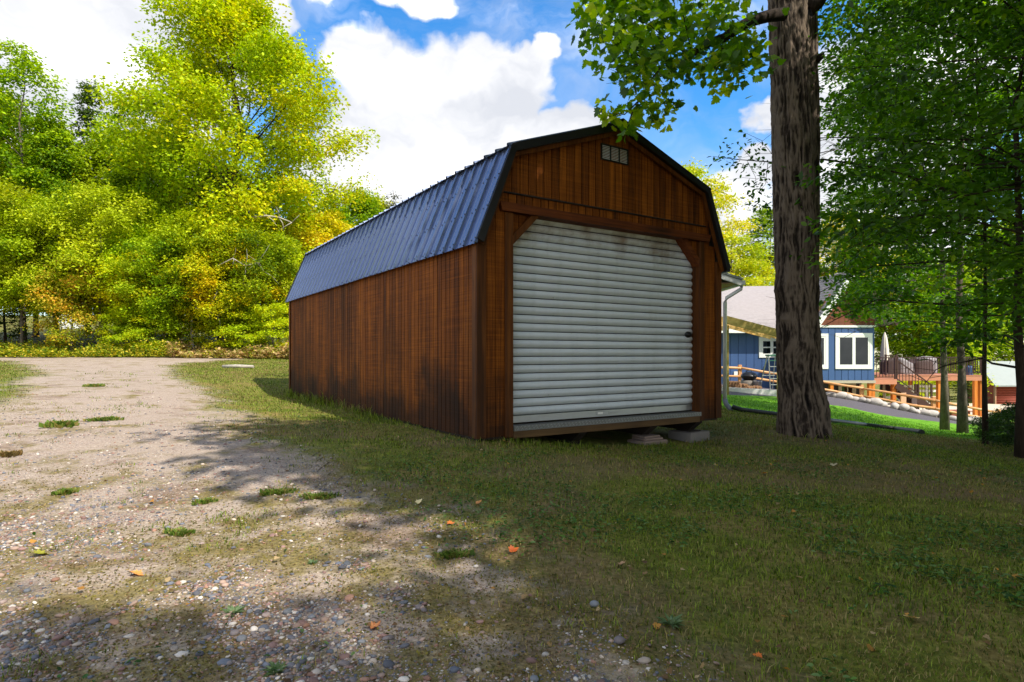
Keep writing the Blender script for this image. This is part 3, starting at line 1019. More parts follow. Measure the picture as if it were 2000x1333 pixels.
def leaves_vf(pos, axis, nrm, size, col, T):
    axis = nrmz(axis); side = nrmz(np.cross(nrm, axis)); up = np.cross(axis, side)
    tv, tf = T
    n, k = len(pos), len(tv)
    V = pos[:, None] + size[:, None, None] * (tv[None, :, 0:1] * axis[:, None] + tv[None, :, 1:2] * side[:, None] + tv[None, :, 2:3] * up[:, None])
    F = tf[None] + (np.arange(n) * k)[:, None, None]
    C = np.repeat(col, k, axis=0)
    return V.reshape(-1, 3), F.reshape(-1, 3), C


def join_vf(lst):
    V = []; F = []; C = []; b = 0
    for v, f, c in lst:
        V.append(v); F.append(f + b); C.append(c); b += len(v)
    return np.concatenate(V), np.concatenate(F), np.concatenate(C)


def L3(*c): return np.array(lin(*c)[:3])


def clump_leaves(cent, rc, n, size, pal, rng, flat=.16, dome=.30, tilt=.55, tone=None, T=T_DIA, jit=.16):
    """leaves in flattened, drooping sprays round each centre"""
    K = len(cent)
    rc = np.broadcast_to(np.asarray(rc, float), (K,))
    c = np.repeat(cent, n, 0); R = np.repeat(rc, n)
    N = len(c)
    a = rng.uniform(0, 2 * np.pi, N); r = np.sqrt(rng.uniform(0, 1, N))
    # ragged outline of each spray
    ph = np.repeat(rng.uniform(0, 6.28, K), n)
    r = r * (1 + .35 * np.sin(3 * a + ph) * np.sin(2 * a + 2.3 * ph))
    tl = np.repeat(rng.normal(0, .18 + flat * .6, (K, 2)), n, 0)
    ox = r * np.cos(a); oy = r * np.sin(a)
    oz = rng.normal(0, flat, N) - dome * r * r + tl[:, 0] * ox + tl[:, 1] * oy
    pos = c + np.stack([ox, oy, oz], 1) * R[:, None]
    axis = np.stack([np.cos(a), np.sin(a), np.full(N, -.25)], 1) + rng.normal(0, .55, (N, 3))
    nr = np.stack([ox * .5, oy * .5, np.ones(N)], 1) + rng.normal(0, tilt, (N, 3))
    sz = size * rng.uniform(.65, 1.25, N)
    tn = np.repeat(tone if tone is not None else rng.uniform(0, 1, K), n)
    tn = np.clip(tn + rng.normal(0, .13, N), 0, .999) * (len(pal) - 1)
    i = tn.astype(int); f = (tn - i)[:, None]
    pal = np.array(pal)
    col = (pal[i] * (1 - f) + pal[i + 1] * f) * (1 + rng.normal(0, jit, (N, 1)))
    return leaves_vf(pos, axis, nr, sz, np.clip(col, .004, .9), T)


PROFILE = {
    'oval': lambda t: (np.sin(np.pi * np.clip(t, 0, 1) ** .75) ** .75) * .9 + .12 * (1 - t),
    'column': lambda t: .55 + .45 * np.sin(np.pi * t) - .6 * np.maximum(t - .75, 0) / .25 * .7,
    'cone': lambda t: 1.0 - .88 * t,
    'spread': lambda t: .75 + .35 * np.sin(np.pi * t) - .55 * np.maximum(t - .7, 0) / .3,
}


def make_tree(name, seed, H, r0, cb, cr, nl, pal, rc=.8, n=60, leaf=.15, shape='oval', nsec=7, T=T_DIA, flat=.16, bark='bark_young', leafm='leaf',
              tone_fn=None, up0=10, up1=60, droop=.25, top=True, lean=(0, 0), stems=1, keep=None, extra=None, limb_tubes=True, dome=.3, wood=None):
    rng = np.random.default_rng(seed)
    wood = wood or MB()
    cent = []
    for st_i in range(stems):
        ang0 = rng.uniform(0, 6.28)
        sl = np.array(lean) + (np.array([math.cos(ang0), math.sin(ang0)]) * .12 if stems > 1 else 0)
        k = 9
        tp = [np.array([0, 0, -.25])]
        for i in range(1, k):
            z = H * .97 * i / (k - 1)
            w = .018 * H * (i / k) ** .8
            tp.append(np.array([sl[0] * z + rng.normal(0, w * .5), sl[1] * z + rng.normal(0, w * .5), z]))
        rad = [r0 * (1.45 if i == 0 else 1) * max(.10, 1 - .92 * (i / (k - 1)) ** .9) for i in range(k)]
        wood.tube(tp, rad, 9)
        tpa = np.array(tp)
        def at(z): return np.array([np.interp(z, tpa[:, 2], tpa[:, j]) for j in range(3)])
        az = rng.uniform(0, 6.28)
        for i in range(nl // stems):
            tt = (i + rng.uniform(0, 1)) / (nl // stems)
            z = cb + (H * .96 - cb) * tt ** .95
            az += 2.399 + rng.normal(0, .4)
            Ln = cr * float(PROFILE[shape](np.array(tt))) * rng.uniform(.72, 1.15)
            el = math.radians(up0 + (up1 - up0) * tt + rng.normal(0, 7))
            el = min(el, math.radians(62))
            zs = z - Ln * math.tan(el) * .38 if el > 0 else z
            p0 = at(max(zs, min(cb * .8, z)))
            d = np.array([math.cos(az), math.sin(az)])
            pts = []
            for j in range(6):
                s = j / 5
                h = Ln * s
                pts.append(p0 + np.array([d[0] * h, d[1] * h, math.tan(el) * h * (1 - .38 * s) - droop * Ln * .5 * s ** 3]) + np.append(rng.normal(0, .025 * Ln, 2), rng.normal(0, .02 * Ln)) * (s > 0))
            lr = max(.012, r0 * .34 * (1 - tt * .75) * (Ln / cr))
            if limb_tubes: wood.tube(pts, [lr * (1 - .82 * j / 5) for j in range(6)], 5, False)
            pa = np.array(pts)
            cent.append(pa[-1])
            for j in range(nsec):
                s = .28 + .72 * (j + rng.uniform(0, 1)) / nsec
                q = np.array([np.interp(s * 5, range(6), pa[:, m_]) for m_ in range(3)])
                sg = 1 if j % 2 else -1
                a2 = az + sg * rng.uniform(.5, 1.15)
                l2 = Ln * .42 * (1.05 - .7 * s) + .25 * rc
                e = q + np.array([math.cos(a2) * l2, math.sin(a2) * l2, l2 * rng.uniform(-.12, .35)])
                mid = (q + e) / 2 + np.array([0, 0, .06 * l2])
                if limb_tubes and j % 2 == 0 or T is T_OVAL: wood.tube([q, mid, e], [lr * .3, lr * .22, lr * .08], 3, False)
                cent.append(e); cent.append(mid) if l2 > rc * .9 else None
        if top: cent.append(at(H))
    cent = np.array(cent)
    if keep is not None: cent = cent[keep(cent)]
    rcs = rc * rng.uniform(.65, 1.25, len(cent))
    if tone_fn is None:
        tone = .5 + .34 * fbm(cent * .45 + seed, 2, seed) + rng.normal(0, .09, len(cent))
    else:
        tone = tone_fn(cent, rng)
    parts = [clump_leaves(cent, rcs, n, leaf, pal, rng, flat=flat, tone=np.clip(tone, 0, 1), T=T, dome=dome)]
    if extra: parts += extra(rng, wood)
    V, F, C = join_vf(parts)
    crown = fast_mesh('crown', V, F, M[leafm], False, C)
    trunk = wood.mesh('trunk', M[bark])
    return trunk, crown


def plant_tree(name, tr, x, y, z=None, rz=0, s=1.0, sz=None, label=None, cat='tree', group=None):
    o = empty(name, (x, y, (g1(x, y) if z is None else z)), rz, label, cat, group)
    o.scale = (s, s, sz or s)
    put('trunk', tr[0], o); put('crown', tr[1], o)
    return o


G_DEEP, G_MID, G_LT, YEL, GOLD, ORG, RUST = L3(60, 88, 10), L3(100, 134, 10), L3(150, 170, 12), L3(192, 186, 14), L3(202, 164, 18), L3(196, 132, 44), L3(182, 104, 48)
PAL_Y = [G_MID, G_LT, L3(168, 182, 20), YEL, L3(198, 172, 18)]
PAL_G = [G_DEEP, G_MID, G_LT, L3(166, 184, 36)]
PAL_YY = [G_LT, YEL, L3(196, 186, 40), GOLD]
PAL_O = [L3(110, 140, 20), L3(140, 150, 28), L3(180, 150, 44), L3(196, 136, 46)]
PAL_D = [L3(44, 62, 26), L3(66, 88, 34), L3(92, 116, 44)]


def big_tone(c, rng):
    t = .50 + .24 * fbm(c * .35, 2, 4) + .035 * (c[:, 0]) + rng.normal(0, .09, len(c))
    return t


W_BIG = make_tree('big', 3, 20.0, .30, 3.2, 5.9, 58, PAL_Y, rc=.80, n=112, leaf=.185, shape='oval', nsec=9, tone_fn=big_tone, bark='bark_dark', up0=30, up1=76, flat=.34, dome=.4, droop=.2)
W_A = make_tree('a', 7, 10.0, .10, 1.9, 2.9, 32, PAL_Y, rc=.58, n=70, leaf=.165, shape='oval', nsec=6, flat=.36, dome=.4, up0=32, up1=74)
W_A2 = make_tree('a2', 17, 9.0, .09, 2.0, 2.7, 30, PAL_G + [YEL], rc=.56, n=70, leaf=.165, shape='spread', nsec=6, flat=.36, dome=.4, up0=30, up1=72)
W_A3 = make_tree('a3', 19, 10.0, .09, 3.1, 2.6, 28, [L3(86, 116, 24), G_MID, G_LT, L3(168, 186, 34), L3(184, 190, 36)], rc=.58, n=66, leaf=.165, shape='spread', nsec=6, flat=.36, dome=.4, up0=30, up1=70, droop=.1)
W_B = make_tree('b', 23, 15.0, .14, 2.0, 3.1, 40, PAL_G + [YEL], rc=.74, n=96, leaf=.18, shape='oval', nsec=7, flat=.36, dome=.4, up0=34, up1=76)
W_C = make_tree('c', 29, 18.0, .15, 3.0, 2.3, 36, PAL_G, rc=.62, n=60, leaf=.19, flat=.22, dome=.5, shape='column', nsec=5, up0=20, up1=70)
W_D = make_tree('d', 31, 4.6, .05, .35, 1.7, 20, PAL_Y, rc=.48, n=60, leaf=.14, flat=.22, shape='spread', nsec=5, stems=2)
W_O = make_tree('o', 37, 6.0, .06, .9, 1.7, 18, PAL_O, rc=.58, n=80, leaf=.13, flat=.3, shape='spread', nsec=5)
W_F = make_tree('f', 41, 9.5, .08, 5.0, 2.6, 24, PAL_YY, rc=.68, n=80, leaf=.165, shape='spread', nsec=6, flat=.22, bark='bark_white')
W_K = make_tree('k', 43, 16.0, .20, 4.0, 4.2, 34, [G_LT, L3(158, 166, 48), YEL, GOLD], rc=.75, n=62, leaf=.18, shape='oval', nsec=6, flat=.22, bark='bark_young', up0=18, up1=66)
W_SH = make_tree('sh', 59, 14.0, .17, 4.6, 4.3, 56, PAL_G, rc=1.0, n=90, leaf=.24, shape='oval', nsec=7, up0=14, up1=62)
W_S = make_tree('s', 47, 20.0, .14, 2.0, 2.1, 60, PAL_D, rc=.50, n=34, leaf=.20, shape='cone', nsec=4, up0=-6, up1=35, flat=.22, bark='bark_dark')
W_DEAD = make_tree('dead', 53, 15.0, .12, 3.5, 1.7, 36, [L3(70, 72, 54), L3(98, 98, 74)], rc=.42, n=10, leaf=.16, shape='cone', nsec=4, up0=5, up1=45)
for w_ in (W_BIG, W_A, W_A2, W_B, W_C, W_D, W_O, W_F, W_K, W_S, W_DEAD): pass

GW = 'trees of the wood behind the driveway'
def wood_tree(tr, px, dep, top, H, label, name='maple_tree', base=None, wide=1.0, rz=None, group=GW):
    x = X(px, dep); z = g1(x, dep)
    want = Z(top, dep) - z
    s = want / H
    return plant_tree(name, tr, x, dep, z, PR.uniform(0, 6.28) if rz is None else rz, s * wide, s, label, 'tree', group)


wood_tree(W_BIG, 458, 32.5, -52, 20.6, 'towering maple turning yellow and gold, tallest tree of the wood left of the shed', wide=1.03, rz=.0)
TREES = [
    (W_A3, -40, 27.5, 330, 10.2, 'bright green maple cut off by the left edge of the photo', 'maple_tree', 1.1),
    (W_A3, 42, 28.0, 375, 10.2, 'low leafy maple with dark forked trunk, leftmost by the road', 'maple_tree', 1.1),
    (W_A3, 105, 28.5, 400, 10.2, 'yellow green maple just left of the orange sapling', 'maple_tree', 1.05),
    (W_O, 140, 27.4, 492, 6.2, 'orange leaved sapling among green trees at the road edge', 'maple_sapling', 1.0),
    (W_A3, 196, 28.2, 350, 10.2, 'green maple with slim pale trunk right of the orange sapling', 'maple_tree', 1.0),
    (W_A, 262, 28.6, 430, 10.2, 'yellow green maple over the middle of the weedy bank', 'maple_tree', 1.15),
    (W_A2, 322, 27.8, 455, 9.2, 'small maple with low foliage in front of the dark wood', 'maple_tree', 1.1),
    (W_A, 372, 28.4, 405, 10.2, 'full maple below the left side of the towering yellow maple', 'maple_tree', 1.15),
    (W_A, 436, 28.0, 425, 10.2, 'yellowish maple with bare grey twigs below the towering maple', 'maple_tree', 1.15),
    (W_A2, 500, 28.6, 440, 9.2, 'wide maple with long low branches near the far shed corner', 'maple_tree', 1.15),
    (W_A, 546, 30.0, 450, 10.2, 'golden green maple beside the far corner of the shed', 'maple_tree', .95),
    (W_D, 240, 27.3, 600, 4.8, 'leafy bush at the middle of the weedy road bank', 'shrub', 1.1),
    (W_D, 300, 27.4, 590, 4.8, 'dense low bush with yellow green leaves before the dark trunks', 'shrub', 1.2),
    (W_D, 398, 28.6, 585, 4.8, 'shaded bush behind the white leaning stem', 'shrub', 1.2),
    (W_D, 470, 27.6, 575, 4.8, 'low bush under the wide maple by the dry grass', 'shrub', 1.2),
    (W_D, 532, 27.4, 590, 4.8, 'low yellowish bush nearest the far corner of the shed', 'shrub', 1.2),
    (W_C, 45, 33, 62, 18.4, 'tall narrow ash with pointed open top at far left of the wood', 'ash_tree', 1.1),
    (W_B, -10, 36, 150, 15.5, 'tall green tree at the left edge behind the ash', 'maple_tree', 1.2),
    (W_B, 110, 34, 215, 15.5, 'round topped green tree between the ash and the dark conifer', 'maple_tree', 1.0),
    (W_S, 172, 44, 138, 20.4, 'dark slender conifer poking above the left wood', 'conifer_tree', 1.1),
    (W_C, 242, 37, 172, 18.4, 'slim pointed tree just left of the towering maple', 'ash_tree', 1.0),
    (W_B, 205, 35, 250, 15.5, 'bushy yellow green tree under the dark conifer', 'maple_tree', 1.1),
    (W_B, 290, 33, 255, 15.5, 'bushy tree against the left flank of the towering maple', 'maple_tree', 1.1),
    (W_B, 70, 40, 260, 15.5, 'shaded green tree deep behind the ash', 'maple_tree', 1.2),
    (W_B, 340, 38, 230, 15.5, 'tree deep in the wood behind the left flank of the towering maple', 'maple_tree', 1.3),
    (W_B, 430, 40, 300, 15.5, 'shaded tree deep in the wood behind the towering maple trunk', 'maple_tree', 1.3),
    (W_B, 545, 42, 330, 15.5, 'shaded tree deep behind the right flank of the towering maple', 'maple_tree', 1.2),
    (W_F, 618, 35, 388, 10.2, 'pure yellow tree on thin pale stems above the shed eave', 'birch_tree', 1.05),
    (W_C, 590, 43, 395, 18.4, 'green tree with thin white stems behind the yellow tree', 'birch_tree', 1.3),
    (W_C, 650, 52, 372, 18.4, 'distant green tree right of the yellow tree', 'ash_tree', 1.5),
    (W_B, 700, 54, 358, 15.5, 'distant bushy green tree above the shed roof edge', 'maple_tree', 1.3),
    (W_A, 738, 58, 378, 10.2, 'distant bright green tree touching the shed roof line', 'maple_tree', 1.2),
    (W_DEAD, 768, 56, 360, 15.2, 'nearly bare grey spruce rightmost behind the shed roof', 'spruce_tree', 1.2),
    (W_S, 10, 31, 430, 20.4, 'bluish young spruce half hidden at the left edge', 'spruce_tree', 1.6),
]
for tr, px, dep, top, H, lab, nm, wide in TREES:
    wood_tree(tr, px, dep, top, H, lab, nm, None, wide)
# trees beyond the house
GH = 'trees beyond the blue house'
for tr, px, dep, top, H, lab, nm, wide in [
    (W_K, 1350, 46, 296, 16.4, 'yellowing tree rising behind the right slope of the shed roof', 'maple_tree', 1.05),
    (W_K, 1430, 44, 440, 16.4, 'lower yellow green tree behind the white garage eave', 'maple_tree', 1.35),
    (W_C, 1497, 48, 388, 18.4, 'light green tree beyond the house just left of the thick trunk', 'ash_tree', 1.6),
    (W_K, 1545, 52, 455, 16.4, 'tree beyond the house hidden behind the thick trunk', 'maple_tree', 1.1),
    (W_K, 1640, 48, 385, 16.4, 'golden tree beyond the house just right of the thick trunk', 'maple_tree', 1.0),
    (W_O, 1660, 52, 418, 6.2, 'orange tinged tree above the house roof', 'maple_tree', .35),
    (W_K, 1725, 50, 400, 16.4, 'yellow green tree above the gable of the house', 'maple_tree', 1.2),
    (W_B, 1790, 46, 470, 15.5, 'sunlit yellow green tree beyond the deck', 'maple_tree', 1.4),
    (W_B, 1850, 44, 500, 15.5, 'sunlit tree beyond the covered deck furniture', 'maple_tree', 1.4),
    (W_B, 1925, 62, 430, 15.5, 'tree behind the red cabin', 'maple_tree', 1.3),
    (W_K, 1990, 64, 400, 16.4, 'tree behind the red cabin at the right edge', 'maple_tree', 1.2),
    (W_D, 1760, 40, 745, 4.8, 'small bush below the deck stairs', 'shrub', 1.6),
    (W_D, 1795, 42, 735, 4.8, 'bush in the yard beyond the deck posts', 'shrub', 1.6),
    (W_S, 1890, 40, 690, 20.4, 'young pine beyond the fence between the grey trunks', 'pine_tree', 3.0),
]:
    wood_tree(tr, px, dep, top, H, lab, nm, None, wide, None, GH)
# two more that stand beside and behind the viewpoint: their crowns shade the foreground
for k, (x, y, H, lab) in enumerate([(6.9, 2.1, 11.8, 'leafy maple beside the viewpoint shading the shed front'), (10.6, -2.4, 12.5, 'leafy maple behind the viewpoint shading the near lawn'),
                                    (6.6, -6.6, 12.4, 'leafy maple behind the viewpoint shading the near gravel'), (11.6, 4.2, 13, 'leafy maple right of the viewpoint shading the lawn'),
                                    (13.0, -6.5, 16, 'tall maple far behind the viewpoint shading the lawn')]):
    plant_tree('maple_tree', W_SH if k in (0, 3) else W_K, x, y, None, k * 1.3, H / 14 * 1.05, H / 14, lab, 'tree', 'shade trees round the viewpoint')

# ---------------------------------------------------------------- the thick maple by the shed
TD = 8.15
rows = [(880, 1577, 62), (856, 1577, 56), (840, 1575, 51.5), (815, 1572, 47.5), (780, 1570, 44.5), (740, 1567, 43.5), (650, 1564, 42), (520, 1561, 41.5), (400, 1556, 40), (300, 1553, 39.5), (180, 1549, 39), (60, 1545, 38.5), (-80, 1541, 37), (-300, 1537, 34), (-700, 1532, 27), (-1100, 1545, 18), (-1400, 1570, 8)]
zt = np.array([Z(r[0], TD) for r in rows]); xt = np.array([X(r[1] + 5, TD) for r in rows]); rt = np.array([(r[2] * .87 if r[0] > -200 else r[2]) / FPX * TD for r in rows])
o_ = np.argsort(zt); zt, xt, rt = zt[o_], xt[o_], rt[o_]
MX, MY = X(1566, TD), TD + .15
MZ = g1(MX, MY)
big_maple = empty('maple_tree', (MX, MY, MZ), 0, 'thick furrowed maple trunk standing on the lawn just right of the shed', 'tree')


def furrow_trunk(zc, xc, yc, rr, z0, z1, seg, rings, seed, flare=0.0, depth=.032):
    z = np.concatenate([np.linspace(z0, 6.2, int(rings * .8)), np.linspace(6.25, z1, int(rings * .2))]) if z1 > 6.3 else np.linspace(z0, z1, rings)
    th = np.linspace(0, 2 * np.pi, seg, endpoint=False)
    ZZ, TH = np.meshgrid(z, th, indexing='ij')
    R = np.interp(ZZ.ravel(), zc, rr); cx = np.interp(ZZ.ravel(), zc, xc); cy = np.interp(ZZ.ravel(), zc, yc)
    t_ = TH.ravel(); zz = ZZ.ravel()
    q = np.stack([np.cos(t_) * 2.9, np.sin(t_) * 2.9, zz * 2.9], 1)
    q = q + .35 * np.stack([vnoise(q * 1.3 + 5, seed), vnoise(q * 1.3 + 9, seed + 1), 0 * zz], 1)
    rg = 1 - np.abs(vnoise(q * np.array([1.9, 1.9, 1.0]), seed + 2)) * 2.0
    rg2 = 1 - np.abs(vnoise(q * np.array([4.0, 4.0, 2.6]), seed + 3)) * 2.0
    rg3 = 1 - np.abs(vnoise(q * np.array([8.0, 8.0, 4.5]), seed + 4)) * 2.0
    crest = np.clip(.52 * rg + .33 * rg2 + .22 * rg3, -1, 1)
    low = np.exp(-(zz - z0) / .17)
    lobes = np.sin(5 * t_ + 1.1) * .5 + np.sin(3 * t_ + .3) * .5
    knots = 0
    for (kt, kz, ka, kr) in ((4.45, 1.15, .05, .10), (3.35, 2.0, .055, .10), (4.9, 2.85, .035, .12), (4.4, 4.1, .03, .14), (5.6, .35, .05, .2), (4.3, .2, .04, .22)):
        dt = np.angle(np.exp(1j * (t_ - kt))) * R
        knots = knots + ka * np.exp(-(dt ** 2 + ((zz - kz) * .8) ** 2) / kr ** 2)
    rad = R * (1 + .03 * vnoise(np.stack([np.cos(t_) * 1.1, np.sin(t_) * 1.1, zz * .7], 1), seed + 6)) + depth * crest + flare * low * lobes * R + knots
    V = np.stack([cx + rad * np.cos(t_), cy + rad * np.sin(t_), zz], 1)
    nr, ns = len(z), seg
    i = np.arange(nr * ns).reshape(nr, ns)
    j = np.roll(i, -1, 1)
    F = np.stack([i[:-1].ravel(), j[:-1].ravel(), j[1:].ravel(), i[1:].ravel()], 1)
    return V, F, crest


V, F, cre = furrow_trunk(zt - MZ, xt - MX, np.zeros(len(zt)), rt, zt[0] - MZ - .05, 14.5, 190, 400, 5, .22)
me = fast_mesh('trunk', V, F, M['bark_old'], True)
at = me.attributes.new('crest', 'FLOAT', 'POINT'); at.data.foreach_set('value', cre.astype(np.float32))
put('trunk', me, big_maple)
# second stem behind it
rows2 = [(860, 1560, 40), (760, 1566, 36), (640, 1575, 32), (520, 1583, 26), (400, 1585, 25), (300, 1586, 24.5), (200, 1585, 24), (120, 1584, 23), (0, 1584, 21), (-150, 1584, 19), (-600, 1600, 12)]
D2 = TD + .42
z2 = np.array([Z(r[0], D2) for r in rows2]) - MZ; x2 = np.array([X(r[1], D2) for r in rows2]) - MX; r2 = np.array([r[2] * .86 / FPX * D2 for r in rows2])
o_ = np.argsort(z2); z2, x2, r2 = z2[o_], x2[o_], r2[o_]
V, F, cre = furrow_trunk(z2, x2, np.full(len(z2), .40), r2, z2[0], z2[-1], 80, 220, 15, 0, .016)
me = fast_mesh('stem', V, F, M['bark_old'], True)
at = me.attributes.new('crest', 'FLOAT', 'POINT'); at.data.foreach_set('value', cre.astype(np.float32))
put('stem', me, big_maple)
mbk = MB(); mbk.tube([(X(1596, D2) - MX, .30, Z(118, D2) - MZ), (X(1602, D2) - MX, .26, Z(112, D2) - MZ), (X(1606, D2) - MX, .24, Z(104, D2) - MZ)], [.05, .045, .02], 8)
mbk.tube([(X(1585, TD) - MX, -.05, Z(10, TD) - MZ), (X(1600, TD) - MX, -.1, Z(0, TD) - MZ), (X(1630, TD) - MX, -.2, Z(-60, TD) - MZ), (X(1700, TD) - MX, -.1, Z(-200, TD) - MZ)], [.12, .10, .09, .06], 10)
mbk.obj('branch_stub', M['bark_old'], big_maple)
# the limb reaching over the shed, its twigs and hanging sprays
def PM(px, py, dep): return P(px, py, dep) - np.array([MX, MY, MZ])
limb = MB()
limb.tube([PM(1530, 28, 8.0), PM(1500, 32, 7.9), PM(1465, 42, 7.7), PM(1437, 58, 7.5), PM(1415, 74, 7.35), PM(1385, 84, 7.2), PM(1362, 98, 7.1), PM(1345, 112, 7.0), PM(1341, 130, 6.95)], [.085, .075, .068, .062, .055, .05, .045, .036, .02], 10)
limb.obj('limb', M['bark_old'], big_maple)
tw = MB()
def twig(pts, r=.010):
    tw.tube([PM(*p) for p in pts], [r * (1 - .75 * i / (len(pts) - 1)) for i in range(len(pts))], 5, False)
TW = [[(1350, 100, 7.05), (1340, 55, 6.9), (1330, 10, 6.8), (1325, -40, 6.7)], [(1365, 95, 7.1), (1395, 60, 7.1), (1415, 30, 7.1)], [(1345, 108, 7.0), (1310, 85, 6.8), (1270, 50, 6.6), (1220, 30, 6.5)],
      [(1345, 118, 7.0), (1290, 118, 6.7), (1250, 112, 6.6), (1190, 60, 6.4), (1160, 40, 6.35)], [(1300, 118, 6.8), (1270, 160, 6.6), (1250, 195, 6.5), (1235, 220, 6.45)], [(1270, 160, 6.6), (1300, 190, 6.6), (1312, 210, 6.6)],
      [(1250, 195, 6.5), (1220, 224, 6.4), (1190, 222, 6.35)], [(1235, 220, 6.45), (1226, 245, 6.4)], [(1385, 90, 7.2), (1430, 100, 7.2), (1470, 105, 7.3), (1495, 125, 7.3)], [(1430, 100, 7.2), (1432, 140, 7.15), (1420, 165, 7.1)], [(1300, 80, 6.8), (1200, 78, 6.5), (1165, 85, 6.4)]]
for q in TW: twig(q)
# bare twigs
for q in [[(1290, 118, 6.7), (1250, 118, 6.6), (1222, 130, 6.55), (1190, 125, 6.5)], [(1246, 126, 6.6), (1230, 146, 6.6), (1212, 160, 6.55), (1184, 164, 6.5)], [(1222, 130, 6.55), (1206, 142, 6.5), (1188, 134, 6.5)], [(1230, 146, 6.6), (1214, 142, 6.5), (1200, 120, 6.5)], [(1220, 122, 6.6), (1208, 112, 6.55), (1206, 100, 6.5)]]:
    twig(q, .006)
tw.obj('twig', M['bark_dark'], big_maple)

rng = np.random.default_rng(77)
spr = []
# dense fan, columns/rows in the photograph
while len(spr) < 120:
    px = rng.uniform(1150, 1500); py = rng.uniform(-60, 150)
    e = ((px - 1325) / 175) ** 2 + ((py - 40) / 100) ** 2
    if e > 1.05: continue
    if px > 1440 and py < 62: continue
    spr.append((px, py, 7.0 + (px - 1340) / 170 * .55 + rng.normal(0, .35), .19))
for a in [(1155, 35), (1160, 60), (1165, 85), (1175, 20), (1205, 72), (1215, 45), (1235, 95), (1255, 105), (1290, 125), (1310, 130), (1275, 112), (1335, 135), (1352, 140), (1385, 120), (1365, 118), (1410, 110)]:
    spr.append((a[0], a[1], 6.9, .13))
for a in [(1285, 135), (1262, 150), (1245, 150), (1275, 165), (1250, 172), (1240, 190), (1265, 185), (1290, 190), (1300, 195), (1310, 215), (1285, 205), (1230, 205), (1245, 212), (1262, 215), (1298, 232), (1292, 218), (1308, 228), (1225, 222), (1212, 232), (1222, 245), (1228, 255), (1186, 218), (1190, 228), (1196, 236), (1180, 214), (1252, 232), (1260, 225)]:
    spr.append((a[0], a[1], 6.5, .085))
for a in [(1400, 130), (1412, 142), (1425, 150), (1440, 148), (1415, 165), (1408, 172), (1440, 165), (1455, 140), (1475, 128), (1470, 112), (1490, 120), (1495, 105), (1450, 118), (1430, 125), (1480, 90), (1465, 80), (1445, 85)]:
    spr.append((a[0], a[1], 7.2, .11))
spr = np.array(spr)
cl = np.stack([X(spr[:, 0], spr[:, 2]) - MX, spr[:, 2] - MY, Z(spr[:, 1], spr[:, 2]) - MZ], 1)
PAL_ML = [L3(56, 88, 18), L3(90, 130, 22), L3(134, 162, 28), L3(178, 188, 36)]
lv = [clump_leaves(cl[:120], spr[:120, 3] * 1.25, 18, .098, PAL_ML, rng, flat=.5, dome=.2, tilt=.75, T=T_MAPLE, tone=np.clip(.45 + .25 * rng.normal(0, 1, 120) - spr[:120, 1] / 500, 0, 1)),  # upper leaves yellower, lower ones darker: sunlight put into the leaf tone
      clump_leaves(cl[120:], spr[120:, 3], 8, .098, PAL_ML, rng, flat=.6, dome=.2, tilt=.8, T=T_MAPLE)]
# the rest of its crown, high above
hc = []
while len(hc) < 120:
    v = rng.normal(0, 1, 3); v /= np.linalg.norm(v); v *= rng.uniform(.35, 1) ** .5
    c = np.array([MX + 2.8, MY + .4, 13.0]) + v * np.array([3.9, 3.8, 4.6])
    if c[2] > 1 + .587 * c[1] + 1.6: hc.append(c - np.array([MX, MY, MZ]))
hc = np.array(hc)
lv.append(clump_leaves(hc, 1.0, 90, .2, PAL_ML, rng))
V, F, C = join_vf(lv)
put('crown', fast_mesh('crown', V, F, M['leaf_dark'], False, C), big_maple)
hb = MB()
for k in range(0, 120, 10):
    c = hc[k]
    b0 = np.array([-.28, 0, min(max(c[2] - 3.0, 6.5), 12)])
    hb.tube([b0, b0 * .5 + c * .5 + np.array([0, 0, -.3]), c], [.12, .07, .02], 6, False)
hb.obj('branch', M['bark_old'], big_maple)

# ---------------------------------------------------------------- slender trees at the right with layered dark leaves
PAL_R = [L3(38, 62, 16), L3(62, 96, 22), L3(92, 128, 28), L3(140, 162, 40)]


def right_tone(c, rng): return np.clip(.42 + .3 * fbm(c * .8, 2, 9) + rng.normal(0, .12, len(c)), 0, 1)


